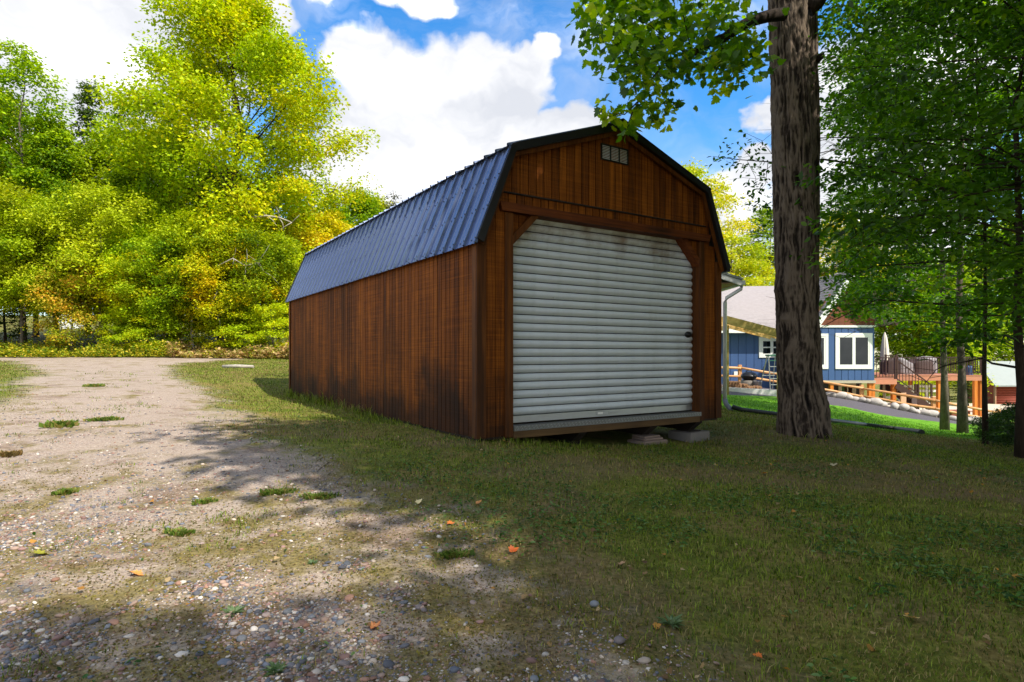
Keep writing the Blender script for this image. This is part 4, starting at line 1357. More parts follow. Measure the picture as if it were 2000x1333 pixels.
def extra_long(base):
    """long thin limb sweeping behind the thick trunk, with hanging sprays at its tip"""
    def f(rng, wood):
        o = np.array(base)
        pts = [P(2010, 452, 9.0), P(1930, 408, 9.0), P(1850, 372, 9.05), P(1760, 340, 9.1), P(1680, 322, 9.2), P(1610, 312, 9.3), P(1520, 318, 9.35), P(1440, 312, 9.3), P(1392, 306, 9.25)]
        wood.tube([p - o for p in pts], [.030, .027, .024, .020, .017, .014, .010, .006, .003], 6, False)
        cs = [(1400, 304), (1420, 312), (1440, 308), (1455, 318), (1470, 300), (1478, 285), (1440, 278), (1460, 330), (1475, 345), (1490, 330), (1498, 310), (1500, 350), (1485, 362), (1468, 372), (1500, 375), (1470, 395), (1485, 400), (1500, 405), (1508, 420), (1503, 450), (1508, 390)]
        for a, b2, c2 in (((1460, 316), (1475, 345), (1478, 368)), ((1500, 318), (1495, 360), (1465, 396)), ((1470, 312), (1450, 290), (1438, 278)), ((1520, 320), (1512, 390), (1503, 452))):
            wood.tube([P(q[0], q[1], 9.33) - o for q in (a, b2, c2)], [.006, .004, .002], 4, False)
        cc = np.array([P(px, py, 9.3 + rng.normal(0, .12)) - o for px, py in cs])
        cs2 = np.array([P(rng.uniform(1600, 1700), rng.uniform(290, 345), 9.2 + rng.normal(0, .3)) - o for _ in range(12)])
        return [clump_leaves(cc, .17, 15, .080, PAL_R[:3], rng, flat=.35, T=T_OVAL, tone=np.full(len(cc), .4)), clump_leaves(cs2, .3, 18, .078, PAL_R, rng, flat=.2, T=T_OVAL)]
    return f


def in_air(cx, cy, cz, pxmin):
    """keeps the sprays of a tree to the right of the gap beside the thick trunk"""
    def f(c):
        x = c[:, 0] + cx; y = c[:, 1] + cy; z = c[:, 2] + cz
        px = 1000 + FPX * x / np.maximum(y, .5); py = HORIZ - FPX * (z - EYE) / np.maximum(y, .5)
        lim = pxmin + np.where((py > 250) & (py < 330), 45, 0) - np.where(py < 60, 25, 0)
        ok = (px > lim) | (y < .5)
        lowcut = np.interp(px, [1590, 1640, 1700, 1760, 1830, 1900, 1960, 2100], [585, 628, 618, 640, 664, 684, 650, 640])
        return ok & (py < lowcut - 8) & (y > 2.5)
    return f


GR = 'slender trees at the edge of the lawn'
rt_list = [
    # px, depth, H, trunk r, crown base, crown radius, limbs, seed, label
    (1996, 8.9, 8.6, .075, 1.5, 3.3, 44, 61, 'slender dark stemmed tree at the right edge leaning leafy limbs over the lawn', 1612, extra_long),
    (1880, 13.6, 11.5, .088, 2.1, 3.4, 46, 67, 'slim grey trunked tree with dark leaves in front of the deck posts', 1625, None),
    (1845, 16.5, 12.5, .092, 3.2, 3.2, 38, 71, 'pale grey trunked tree before the deck stairs', 1640, None),
    (2165, 7.2, 8.4, .07, 2.0, 3.2, 40, 79, 'leafy tree just beyond the right edge with limbs reaching into view', 1640, None),
    (1790, 10.5, 10.5, .03, 4.2, 2.4, 30, 83, 'thin high leafy tree between the trunk and the right edge', 1618, None),
]
for px, dep, H, r0, cb, cr, nl, seed, lab, pxm, ex in rt_list:
    x = X(px, dep); z = g1(x, dep)
    if px == 1790: x = X(1925, dep); z = g1(x, dep); r0 = .04
    tr = make_tree('r', seed, H, r0, cb, cr, nl, PAL_R, rc=.44, n=40, leaf=.098 if dep < 12 else .115, shape='spread', nsec=8, T=T_OVAL, flat=.13, bark='bark_young' if px in (1880, 1845) else 'bark_dark', leafm='leaf_dark',
                   tone_fn=right_tone, up0=4, up1=42, droop=.5, keep=in_air(x, dep, z, pxm), extra=ex((x, dep, z)) if ex else None, lean=(-.015, 0), dome=.2)
    plant_tree('slender_tree', tr, x, dep, z, 0, 1, None, lab, 'tree', GR)

# bushes at the right edge of the lawn
W_BU = make_tree('bush', 91, 1.5, .02, .1, .75, 16, [L3(34, 52, 18), L3(56, 80, 28), L3(92, 116, 50)], rc=.30, n=44, leaf=.075, shape='spread', nsec=5, T=T_OVAL, stems=2, leafm='leaf_dark')
for px, dep, s, lab in [(2008, 9.6, .55, 'dark leafy bush at the right edge below the slim dark trunk'), (1965, 10.6, .42, 'low leafy bush beside the right edge trunk'), (1928, 12.6, .28, 'low weedy bush right of the slim grey trunk'),
                        (1990, 13.5, .45, 'pale leaved bush in front of the red cabin yard'), (1955, 15.5, .4, 'bush by the last fence post')]:
    x = X(px, dep)
    plant_tree('bush', W_BU, x, dep, None, px, s * 1.2, s, lab, 'bush', 'bushes at the lawn edge')

# ---------------------------------------------------------------- the blue house
def BXM(x0, x1, y0, y1, z0, z1): return MB().box(min(x0, x1), max(x0, x1), min(y0, y1), max(y0, y1), min(z0, z1), max(z0, z1))


M['blue'] = simple('blue siding', lin(52, 82, 128), .55, 0, .08, 1.5, .1, 30)
M['white'] = simple('white trim', lin(226, 226, 220), .45, 0, .05, 3)
M['shake'] = simple('brown shakes', lin(112, 62, 38), .8, 0, .25, 6, .3, 30)
M['shingle'] = simple('grey roof shingle', lin(150, 142, 140), .9, 0, .22, 6, .3, 60)
M['soffit'] = simple('tan soffit', lin(186, 142, 108), .6, 0, .08, 3)
M['tan'] = simple('tan siding', lin(170, 160, 140), .7, 0, .08, 3)
M['cedar'] = wood_mat('cedar post', lin(158, 84, 24), lin(196, 112, 34), lin(220, 140, 56), None, (20, 20, 1.2), False, .6)
M['deck'] = simple('deck board', lin(186, 122, 92), .65, 0, .12, 4)
M['rail'] = simple('brown railing', lin(64, 36, 30), .45, 0, .1, 6)
M['fence'] = wood_mat('split rail', lin(150, 100, 58), lin(198, 146, 96), lin(226, 184, 138), None, (1.5, 20, 20), False, .8)
M['pine'] = wood_mat('new pine', lin(190, 140, 72), lin(222, 176, 104), lin(236, 200, 140), None, (1.5, 20, 20), False, .6)
M['treated'] = wood_mat('treated pine', lin(118, 98, 46), lin(152, 130, 68), lin(178, 158, 92), None, (1.5, 20, 20), False, .6)
M['dark'] = simple('dark basement', lin(30, 30, 32), .7, 0, .2, 3)
M['brown_cover'] = simple('brown cover', lin(72, 54, 50), .75, 0, .2, 4, .4, 9)
M['grey_cover'] = simple('grey cover', lin(138, 132, 132), .75, 0, .2, 4, .4, 9)
M['canvas'] = simple('cream canvas', lin(216, 206, 190), .8, 0, .12, 4, .3, 14)
M['boulder'] = simple('pale boulder', lin(172, 164, 156), .85, 0, .3, 5, .5, 20)
M['gravel_dark'] = simple('dark gravel', lin(88, 82, 86), .9, 0, .35, 60, .8, 90)
M['red_log'] = simple('red siding', lin(158, 72, 52), .7, 0, .12, 3)
M['pale_roof'] = simple('pale roof', lin(146, 152, 146), .5, 0, .12, 3)
M['pipe'] = simple('corrugated pipe', lin(34, 38, 36), .5, 0, .2, 6)
M['grey_pipe'] = simple('grey downspout elbow', lin(120, 124, 136), .5, 0, .15, 8)
M['green_plastic'] = simple('green plastic', lin(40, 96, 70), .45, 0, .1, 8)
M['bark_log'] = simple('split firewood', lin(150, 112, 78), .85, 0, .35, 7, .4, 30)
M['rust_red'] = simple('rusty red', lin(140, 70, 50), .7, 0, .2, 7)
m, t, b, out = mat_new('window glass')
b.inputs['Base Color'].default_value = lin(18, 24, 24); b.inputs['Roughness'].default_value = .02; b.inputs['Specular IOR Level'].default_value = .7
M['glass'] = m

HD = 28.0
house = empty('house', (X(1610, HD), HD, Z(742, HD)), 0, 'blue board sided house with white windows and grey shingle roof', 'house')
HO = np.array(house.location)


def hobj(mb, name, mat, parent=None, sub=True):
    """mesh given in world coordinates, parented to the house"""
    par = parent or house
    o_ = HO
    mb.v = [(v[0] - o_[0], v[1] - o_[1], v[2] - o_[2]) for v in mb.v]
    return mb.obj(name, M[mat], par)


xa, xb = X(1592, HD), X(1708, HD)            # main room wall
zb_, zt_ = Z(742, HD), Z(640, HD)
hobj(BXM(xa, xb, HD + .02, HD + 8, zb_, zt_), 'wall', 'blue')
nbd = 9
bw = (xb - xa) / nbd
for k in range(nbd):
    hobj(BXM(xa + k * bw + .012, xa + (k + 1) * bw - .012, HD - .006, HD + .018, zb_ - .03, zt_), 'wall_board', 'blue')
hobj(BXM(xa - .05, xb + .05, HD - .05, HD - .008, zt_, zt_ + .10), 'frieze_board', 'white')
# gable above with brown shakes, roof planes
gx0, gx1 = X(1585, HD), X(1738, HD)
gxc = (gx0 + gx1) / 2 - .1; gzt = Z(528, HD); gze = Z(628, HD) - .05
hobj(MB().prism([(xa, zt_ + .10), (xb, zt_ + .10), (xb, gze + .55), (gxc, gzt - .25), (xa, gze + .45)], 'y', HD + .02, HD + .2), 'gable_wall', 'shake')
for r in range(9):
    z = zt_ + .11 + r * .16
    wl = xa + max(0, (z - gze - .3)) * .72; wr = xb - max(0, (z - gze - .3)) * .72
    n_ = max(2, int((wr - wl) / .26))
    if wr - wl < .4: break
    sh = MB()
    for k in range(n_):
        a = wl + (wr - wl) * k / n_
        sh.box(a + .006, a + (wr - wl) / n_ - .006, HD - .002 - PR.uniform(0, .008), HD + .018, z, z + .155)
    tag(hobj(sh, 'shake_course', 'shake'), kind='stuff')
def roof_plane(parent, p0, p1, p2, p3, name='roof', th=.16):
    """p0,p1 eave ; p3,p2 ridge (world)"""
    a = [np.array(p, float) for p in (p0, p1, p2, p3)]
    n = np.cross(a[1] - a[0], a[3] - a[0]); n /= np.linalg.norm(n)
    if n[2] < 0: n = -n
    vs = a + [p - n * th for p in a]
    rf = hobj(MB().add(vs, [(0, 1, 2, 3), (7, 6, 5, 4), (0, 4, 5, 1), (1, 5, 6, 2), (2, 6, 7, 3), (3, 7, 4, 0)]), name, 'shingle')
    # laid shingles, each with its own edge
    L = np.linalg.norm(a[3] - a[0]); W = np.linalg.norm(a[1] - a[0])
    ev = (a[1] - a[0]) / W; uv = (a[3] - a[0]) / L
    rows_ = int(L / .16); V = []; F = []; c = 0
    sh = MB()
    for r in range(rows_):
        u0 = r * .16; x = -PR.uniform(0, .3)
        while x < W - .02:
            w = PR.uniform(.26, .36); x0 = max(x, 0); x1 = min(x + w - .008, W)
            x += w
            if x1 - x0 < .05: continue
            t0 = PR.uniform(.012, .026)
            q = [a[0] + ev * x0 + uv * u0, a[0] + ev * x1 + uv * u0, a[0] + ev * x1 + uv * (u0 + .165), a[0] + ev * x0 + uv * (u0 + .165)]
            sh.add([q[0] + n * t0, q[1] + n * t0, q[2] + n * .004, q[3] + n * .004, q[0] + n * .001, q[1] + n * .001], [(0, 1, 2, 3), (4, 5, 1, 0)])
    ob = hobj(sh, 'shingle', 'shingle'); tag(ob, kind='stuff')
    o0 = ob.parent; ob.parent = rf
    return rf
roof_plane(house, (gx0, HD - .6, gze), (gx0, HD + 7, gze), (gxc, HD + 7, gzt), (gxc, HD - .6, gzt))
roof_plane(house, (gx1, HD + 7, gze), (gx1, HD - .6, gze), (gxc, HD - .6, gzt), (gxc, HD + 7, gzt))
for (a, b2) in (((gx0, gze), (gxc, gzt)), ((gxc, gzt), (gx1, gze))):
    hobj(MB().bar((a[0], HD - .62, a[1] - .10), (b2[0], HD - .62, b2[1] - .10), .04, .24), 'rake_trim', 'white' if a[0] == gx0 else 'rail')


def window(x0, x1, z0, z1, y, cols=2, rows_=1, slid=True):
    f = MB(); w = .13
    f.box(x0, x1, y - .05, y - .007, z0, z0 + w); f.box(x0, x1, y - .05, y - .007, z1 - w, z1)
    f.box(x0, x0 + w, y - .048, y - .008, z0 + w, z1 - w); f.box(x1 - w, x1, y - .048, y - .008, z0 + w, z1 - w)
    fr = hobj(f, 'window', 'white')
    def ch(mb, nm, mat):
        mb.v = [(v[0] - HO[0], v[1] - HO[1], v[2] - HO[2]) for v in mb.v]
        return put(nm, mb.mesh(nm, M[mat]), fr)
    ix0, ix1, iz0, iz1 = x0 + w, x1 - w, z0 + w, z1 - w
    cw = (ix1 - ix0) / cols
    for c in range(cols):
        a, e = ix0 + c * cw, ix0 + (c + 1) * cw
        s = .07
        m_ = MB(); m_.box(a, a + s, y - .04, y - .009, iz0, iz1); m_.box(e - s, e, y - .04, y - .009, iz0, iz1); m_.box(a + s, e - s, y - .039, y - .010, iz0, iz0 + s); m_.box(a + s, e - s, y - .039, y - .010, iz1 - s, iz1)
        for r in range(1, rows_):
            zz = iz0 + (iz1 - iz0) * r / rows_; m_.box(a + s, e - s, y - .038, y - .011, zz - .03, zz + .03)
        ch(m_, 'sash', 'white')
        ch(MB().box(a + s, e - s, y - .022, y - .013, iz0 + s, iz1 - s), 'pane', 'glass')
    return fr
window(X(1631, HD), X(1703, HD), Z(721, HD), Z(651, HD), HD)
window(X(1560, HD), X(1617, HD), Z(721, HD), Z(652, HD), HD)
# left wing, set back
WD = 30.0
wx0, wx1 = X(1380, WD), X(1600, WD)
wz0, wz1 = Z(765, WD), Z(646, WD)
hobj(BXM(wx0, wx1, WD + .02, WD + 7.5, wz0, wz1), 'wall', 'blue')
k = 0; x = wx0
while x < wx1 - .2:
    hobj(BXM(x + .012, x + .38, WD - .006, WD + .018, wz0, wz1 + .1), 'wall_board', 'blue'); x += .392
roof_plane(house, (wx0 - .3, WD - .55, wz1 + .02), (wx1 + .6, WD - .55, wz1 + .02), (wx1 + .6, WD + 4.2, Z(558.5, WD + 4.2)), (wx0 - .3, WD + 4.2, Z(561, WD + 4.2)))
hobj(BXM(wx0 - .3, wx1, WD - .60, WD - .56, wz1 - .14, wz1 + .04), 'fascia', 'white')
hobj(BXM(wx0 - .3, wx1, WD - .555, WD - .01, wz1 - .12, wz1 - .09), 'soffit', 'white')
window(X(1482, WD), X(1552, WD), Z(699, WD), Z(659, WD), WD, 3, 2)
hobj(BXM(X(1433, WD), X(1440, WD), WD - .06, WD - .008, Z(733, WD), Z(726, WD)), 'outlet_box', 'white')
# basement level under the main room
bd = HD + 1.1
bz = Z(800, HD)
hobj(BXM(xa - 1, xb + .05, bd + .02, bd + 6, bz, zb_ - .02), 'basement_wall', 'dark')
hobj(BXM(xa - 1, xb + .05, HD - .02, bd, zb_ - .16, zb_ - .035), 'floor_beam', 'tan')
for a, e in ((1637, 1643), (1664, 1671), (1724, 1728)):
    hobj(BXM(X(a, bd), X(e, bd), bd - .05, bd, bz, zb_ - .17), 'door_jamb', 'tan')
hobj(BXM(X(1643, bd), X(1664, bd), bd - .04, bd - .005, Z(753, bd), Z(748, bd)), 'door_head', 'tan')
dr = hobj(BXM(X(1644, bd), X(1663, bd), bd - .012, bd + .01, bz, Z(753.5, bd)), 'patio_door', 'glass')
hobj(BXM(X(1654, bd), X(1656, bd), bd - .035, bd - .013, bz, Z(754, bd)), 'door_stile', 'tan')
for px in (1625, 1700.5, 1706):
    d0 = HD + .05
    gzp = g1(X(px, d0), d0) - .1
    hobj(BXM(X(px - 3.2, d0), X(px + 3.2, d0), d0, d0 + .16, gzp, zb_ - .17), 'post', 'cedar')

# the deck: landing and upper floor on cedar posts
DD = 28.2
deck = empty('deck', (X(1760, DD), DD, Z(740, DD)), 0, 'raised brown deck on orange cedar posts beside the blue house', 'deck')
HO = np.array(deck.location)
house_keep = house
house = deck
lx0, lx1 = X(1699, DD), X(1752, DD)
lz = Z(741, DD)
ux0, ux1 = X(1752, DD + 1.2), X(1926, DD + 1.2)
uz = Z(733, DD + 1.2); ud = DD + 1.2
hobj(BXM(lx0, lx1, DD, DD + .04, lz - .24, lz - .03), 'rim_board', 'deck')
hobj(BXM(X(1712, ud), ux1, ud, ud + .04, uz - .27, uz - .03), 'rim_board', 'deck')
hobj(BXM(ux1 - .04, ux1, ud + .045, ud + 4.5, uz - .27, uz - .03), 'rim_board', 'deck')
for k in range(8):
    hobj(BXM(lx0, lx1, DD + .0 + k * .145, DD + .139 + k * .145, lz - .028, lz), 'deck_board', 'deck')
for k in range(30):
    hobj(BXM(X(1712, ud), ux1 + .02, ud - .02 + k * .15, ud + .124 + k * .15, uz - .028, uz), 'deck_board', 'deck')
for px, d0, dz in ((1747, DD + .1, lz - .24), (1703, DD + .1, lz - .24), (1918, ud + .1, uz - .27), (1907, ud + 2.6, uz - .27), (1922.0, ud + 4.2, uz - .27), (1836, ud + .1, uz - .27), (1780, ud + 4.2, uz - .27)):
    zz = g1(X(px, d0), d0) - .15
    hobj(BXM(X(px, d0) - .085, X(px, d0) + .085, d0, d0 + .17, zz, dz), 'post', 'cedar')


def railing(p, q, h=.92, step=.13, mid=True):
    p = np.array(p, float); q = np.array(q, float); L = np.linalg.norm((q - p)[:2])
    up = np.array([0, 0, 1])
    hobj(MB().bar(p + up * h, q + up * h, .06, .04), 'top_rail', 'rail')
    hobj(MB().bar(p + up * .09, q + up * .09, .04, .035), 'bottom_rail', 'rail')
    n_ = int(L / step)
    bm = None
    for k in range(1, n_):
        b_ = p + (q - p) * k / n_
        if bm is None:
            bm = MB().box(-.011, .011, -.011, .011, .108, h - .021).mesh('baluster', M['rail'])
        put('baluster', bm, house, tuple(b_ - HO))
    for e in (p, q):
        hobj(BXM(e[0] - .035, e[0] + .035, e[1] - .035, e[1] + .035, e[2] - .02, e[2] + h + .05), 'rail_post', 'rail')
railing((lx0 + .05, DD + .05, lz), (lx1 - .05, DD + .05, lz), 1.0)
railing((X(1731, ud), ud + .05, uz), (X(1752, ud), ud + .05, uz), .95)
railing((X(1754, ud), ud + .05, uz), (ux1 - .1, ud + .05, uz), .86)
railing((ux1 - .05, ud + .2, uz), (ux1 - .05, ud + 4.3, uz), .86)
# stairs down to the right
s0 = np.array([lx1, DD + .3, lz]); s1 = np.array([X(1812, DD + .3), DD + .3, Z(789, DD + .3)])
ns = 9
for k in range(ns):
    a = s0 + (s1 - s0) * k / ns
    dx = (s1 - s0)[0] / ns; dz = (s1 - s0)[2] / ns
    hobj(BXM(a[0], a[0] + dx + .03, DD + .1, DD + 1.1, a[2] + dz - .04, a[2] + dz), 'stair_tread', 'brown_cover')
    hobj(BXM(a[0] + .002, a[0] + .02, DD + .12, DD + 1.08, a[2] + dz + .002, a[2] - .042 if k else a[2] - .03), 'stair_riser', 'brown_cover')
for yy in (DD + .05, DD + 1.13):
    hobj(MB().bar((s0[0], yy, s0[2] - .28), (s1[0], yy, s1[2] - .22), .04, .3), 'stringer', 'rail')
railing((s0[0], DD + .05, s0[2] - .05), (s1[0], DD + .05, s1[2] - .05), .95, .14)
for px in (1806, 1811):
    hobj(BXM(X(px, DD) - .04, X(px, DD) + .04, DD + .6, DD + .68, g1(X(px, DD), DD) - .1, Z(752, DD)), 'newel_post', 'rail')
house = house_keep


def blob_cover(name, mat, px0, px1, py0, py1, dep, depth, label, cat, seed, tops=(1, .8, .9, 1)):
    """furniture or barbecue under a draped cover"""
    x0, x1 = X(px0, dep), X(px1, dep); z0, z1 = Z(py1, dep), Z(py0, dep)
    n = 26; mv = []; fs = []
    rr = np.random.default_rng(seed)
    rings_ = 12
    for i in range(rings_ + 1):
        tt = i / rings_
        for k in range(n):
            a = 2 * math.pi * k / n
            ca, sa = math.cos(a), math.sin(a)
            e = (abs(ca) ** 4 + abs(sa) ** 4) ** -.25
            s = 1 - .12 * tt - (0 if tt < .75 else ((tt - .75) / .25) ** 2 * .86)
            fold = 1 + .035 * math.sin(9 * a + seed) * (1 - tt) + .02 * math.sin(17 * a)
            hx = np.interp(ca * .5 + .5, np.linspace(0, 1, len(tops)), tops)
            mv.append(((x0 + x1) / 2 + (x1 - x0) / 2 * ca * e * s * fold, dep + depth / 2 + depth / 2 * sa * e * s * fold, z0 + (z1 - z0) * min(1, tt * 1.18 if tt < .75 else .885 + .115 * math.sin((tt - .75) / .25 * 1.57)) * hx))
    for i in range(rings_):
        for k in range(n):
            fs.append((i * n + k, i * n + (k + 1) % n, (i + 1) * n + (k + 1) % n, (i + 1) * n + k))
    fs.append(tuple(rings_ * n + k for k in range(n)))
    c = np.array([(x0 + x1) / 2, dep + depth / 2, z0])
    mb = MB().add([np.array(v) - c for v in mv], fs, True)
    return tag(mb.obj(name, M[mat], None, tuple(c)), label, cat)
yd = ud + .9
def on_deck(px): return HORIZ - (uz + .001 - EYE) * FPX / px
blob_cover('covered_barbecue', 'brown_cover', 1733, 1757, 700, on_deck(yd), yd, .8, 'dark covered barbecue on the deck left of the grey cover', 'barbecue', 1, (.8, 1, 1, .7))
blob_cover('covered_sofa', 'grey_cover', 1757, 1792, 698, on_deck(yd + .2), yd + .2, 1.0, 'low furniture under a grey cover on the deck', 'furniture', 2, (1, .95, .75, .6))
blob_cover('covered_table', 'brown_cover', 1788, 1830, 700, on_deck(yd + .1), yd + .1, 1.1, 'tall furniture under a brown cover on the deck', 'furniture', 3, (.7, 1, .95, 1))
blob_cover('covered_chair', 'grey_cover', 1800, 1836, 696, on_deck(yd + 1.6), yd + 1.6, .8, 'pale covered chairs at the back of the deck', 'furniture', 4, (.9, 1, .9, 1))
um = empty('patio_umbrella', (X(1728, ud + 1.0), ud + 1.0, uz), 0, 'closed cream patio umbrella standing on the deck by the house corner', 'umbrella')
MB().tube([(0, 0, 0), (0, 0, 2.1)], .022, 8).obj('pole', M['rail'], um)
MB().lathe([(.16, 0), (.16, .06), (.03, .10)], 14, (0, 0, .0)).obj('base', M['rail'], um)
cv = MB(); n = 24; vs = []; fs = []
for i, (r, z) in enumerate([(.16, .72), (.17, .95), (.14, 1.4), (.09, 1.85), (.02, 2.12)]):
    for k in range(n):
        rr = r * (1 + (.22 if k % 3 == 0 else -.12)); a = 2 * math.pi * k / n
        vs.append((rr * math.cos(a), rr * math.sin(a), z))
for i in range(4):
    for k in range(n): fs.append((i * n + k, i * n + (k + 1) % n, (i + 1) * n + (k + 1) % n, (i + 1) * n + k))
cv.add(vs, fs, True).obj('canopy', M['canvas'], um)
tw_ = blob_cover('blue_towel', 'blue', 1892, 1902, 714, on_deck(ud + .15), ud + .15, .25, 'blue cloth hanging at the deck railing near the right end', 'towel', 6)

# things under the deck and stairs
def chair(px, py, dep, label, mat):
    c = P(px, py, dep); c[2] = g1(c[0], c[1])
    o = empty('garden_chair', tuple(c), .6, label, 'chair')
    MB().cbox(-.25, .25, -.25, .25, .38, .43, .01).obj('seat', M[mat], o)
    MB().cbox(-.25, .25, .20, .25, .45, .92, .01).obj('backrest', M[mat], o)
    for a in (-.22, .22):
        for e in (-.22, .22):
            MB().tube([(a, e, 0), (a, e, .379)], .018, 6).obj('leg', M['rail'], o)
chair(1775, 795, 27.0, 'tan wicker chair under the deck beside the stairs', 'soffit')
chair(1796, 800, 27.4, 'dark garden chair behind the rail fence below the stairs', 'brown_cover')
o = MB().cbox(-.4, .4, -.25, .25, 0, .4, .02).cbox(-.45, .45, -.3, .3, .402, .44, .01).obj('storage_crate', M['rust_red'], None, (X(1868, 25), 25, g1(X(1868, 25), 25)))
tag(o, 'rusty red box behind the fence right of the pale grey trunk', 'box')
lat = empty('lattice_fence', (X(1728, 32.5), 32.5, g1(X(1728, 32.5), 32.5)), 0, 'white rail fence in the sunny yard beyond the deck posts', 'fence')
for k in range(5):
    MB().box(k * .75 - .04, k * .75 + .04, -.04, .04, 0, 1.2).obj('post', M['white'], lat)
for z in (.2, .55, .9, 1.15):
    MB().box(.0, 3.0, -.075, -.042, z, z + .12).obj('rail', M['white'], lat)

# white garage corner behind the shed
GDp = 14.0
gx = X(1407, GDp)
gar = empty('garage', (gx, GDp, g1(gx, GDp) - .1), 0, 'white garage corner with gutter and downspout peeking out behind the shed', 'garage')
HO = np.array(gar.location); house = gar
gt = Z(548, GDp)
hobj(BXM(gx - 6, gx, GDp + .02, GDp + 7, HO[2], gt + .1), 'wall', 'white')
hobj(BXM(gx - .12, gx + .012, GDp - .02, GDp + .018, HO[2] + .25, gt + .08), 'corner_board', 'white')
hobj(BXM(gx - 6, gx + .008, GDp - .012, GDp + .0165, HO[2] - .02, HO[2] + .24), 'foundation', 'concrete')
n_ = 9
for k in range(n_):
    hobj(BXM(gx + .001, gx + .36, GDp - .15 + k * .16, GDp - .004 + k * .16, gt - .095 + .0, gt - .07), 'soffit_slat', 'soffit')
hobj(MB().prism([(gx - 6, gt + 1.1), (gx - 3, gt + 1.1), (gx + .40, gt - .03), (gx + .40, gt + .02), (gx - 3, gt + 1.17), (gx - 6, gt + 1.17)], 'y', GDp - .3, GDp + 7.2), 'roof', 'pale_roof')
hobj(MB().prism([(gx - 6, gt + .98), (gx - 3, gt + .98), (gx + .38, gt - .15), (gx + .38, gt - .035), (gx - 3, gt + 1.095), (gx - 6, gt + 1.095)], 'y', GDp - .28, GDp - .24), 'rake_trim', 'white')
hobj(BXM(gx + .382, gx + .47, GDp - .28, GDp + 7, gt - .13, gt - .035), 'gutter', 'white')
hobj(MB().tube([(gx + .42, GDp - .18, gt - .13), (gx + .41, GDp - .18, gt - .22), (gx + .10, GDp - .12, gt - .42), (gx + .07, GDp - .10, gt - .52), (gx + .07, GDp - .09, HO[2] + .32)], .045, 8), 'downspout', 'white')
hobj(MB().tube([(gx + .07, GDp - .09, HO[2] + .34), (gx + .09, GDp - .12, HO[2] + .22), (gx + .14, GDp - .2, HO[2] + .14), (gx + .16, GDp - .26, HO[2] + .07)], .055, 8), 'downspout_elbow', 'grey_pipe')
house = house_keep; HO = np.array(house.location)

# corrugated drain pipe across the lawn
pts = []
for px, py in ((1422, 804), (1450, 805.5), (1500, 812), (1560, 820), (1620, 826), (1690, 834), (1750, 842), (1801, 849)):
    h = ghit(px, py); pts.append(h + np.array([0, 0, .045]))
pts[0] = np.array([gx + .16, GDp - .3, pts[0][2] + .03]) if abs(pts[0][1] - GDp) < 4 else pts[0]
dense = []
for i in range(len(pts) - 1):
    for k in range(26): dense.append(pts[i] + (pts[i + 1] - pts[i]) * k / 26)
dense.append(pts[-1])
rd_ = [.058 if (i % 2) else .050 for i in range(len(dense))]
dp_ = tag(MB().tube(dense, rd_, 10).obj('drain_pipe', M['pipe']), 'black corrugated drain pipe lying across the lawn behind the thick trunk', 'pipe')

# white retaining board and dark gravel beds
SDp = 22.5
hobj2 = lambda mb, name, mat: mb.obj(name, M[mat])
a = P(1400, 757, SDp); b2 = P(1532, 765, 22.0)
q = MB().bar((a[0], a[1], a[2] - .20), (b2[0], b2[1], b2[2] - .20), .14, .46)
tag(hobj2(q, 'retaining_board', 'white'), 'long white retaining board between bright lawn and blue house', 'retaining wall')


def strip(name, mat, near, far, dz, label=None):
    """ground covering between two lines of ground points"""
    V = []; F = []; n = 40; m_ = 7
    nr = np.array(near); fr = np.array(far)
    ts = np.linspace(0, 1, n)
    A = np.stack([np.interp(ts, np.linspace(0, 1, len(nr)), nr[:, k]) for k in range(2)], 1)
    B = np.stack([np.interp(ts, np.linspace(0, 1, len(fr)), fr[:, k]) for k in range(2)], 1)
    for j in range(m_):
        p = A + (B - A) * j / (m_ - 1)
        z = gz(p[:, 0], p[:, 1]) + (dz if 0 < j else -.01)
        V.append(np.stack([p[:, 0], p[:, 1], z], 1))
    V = np.concatenate(V)
    F = np.array([(j * n + i, j * n + i + 1, (j + 1) * n + i + 1, (j + 1) * n + i) for j in range(m_ - 1) for i in range(n - 1)])
    return tag(put(name, fast_mesh(name, V, F, M[mat], True)), kind='structure')
near = [ghit(*a)[:2] for a in ((1405, 772), (1520, 777), (1620, 794), (1700, 807), (1780, 819), (1850, 827), (1890, 832))]
far = [np.array([X(px, d), d]) for px, d in ((1405, 29.9), (1520, 29.9), (1600, 27.0), (1700, 24.9), (1790, 24.4), (1850, 24), (1900, 23.5))]
strip('gravel_path', 'gravel_dark', near, far, .03)
M['sand'] = simple('pale yard', lin(198, 182, 160), .9, 0, .15, 2, .3, 30)
strip('yard', 'sand', [(X(px, d), d) for px, d in ((1620, 27.5), (1720, 26.5), (1830, 26), (1960, 27))], [(X(px, d), d) for px, d in ((1620, 38), (1720, 40), (1850, 46), (1990, 47))], .02)

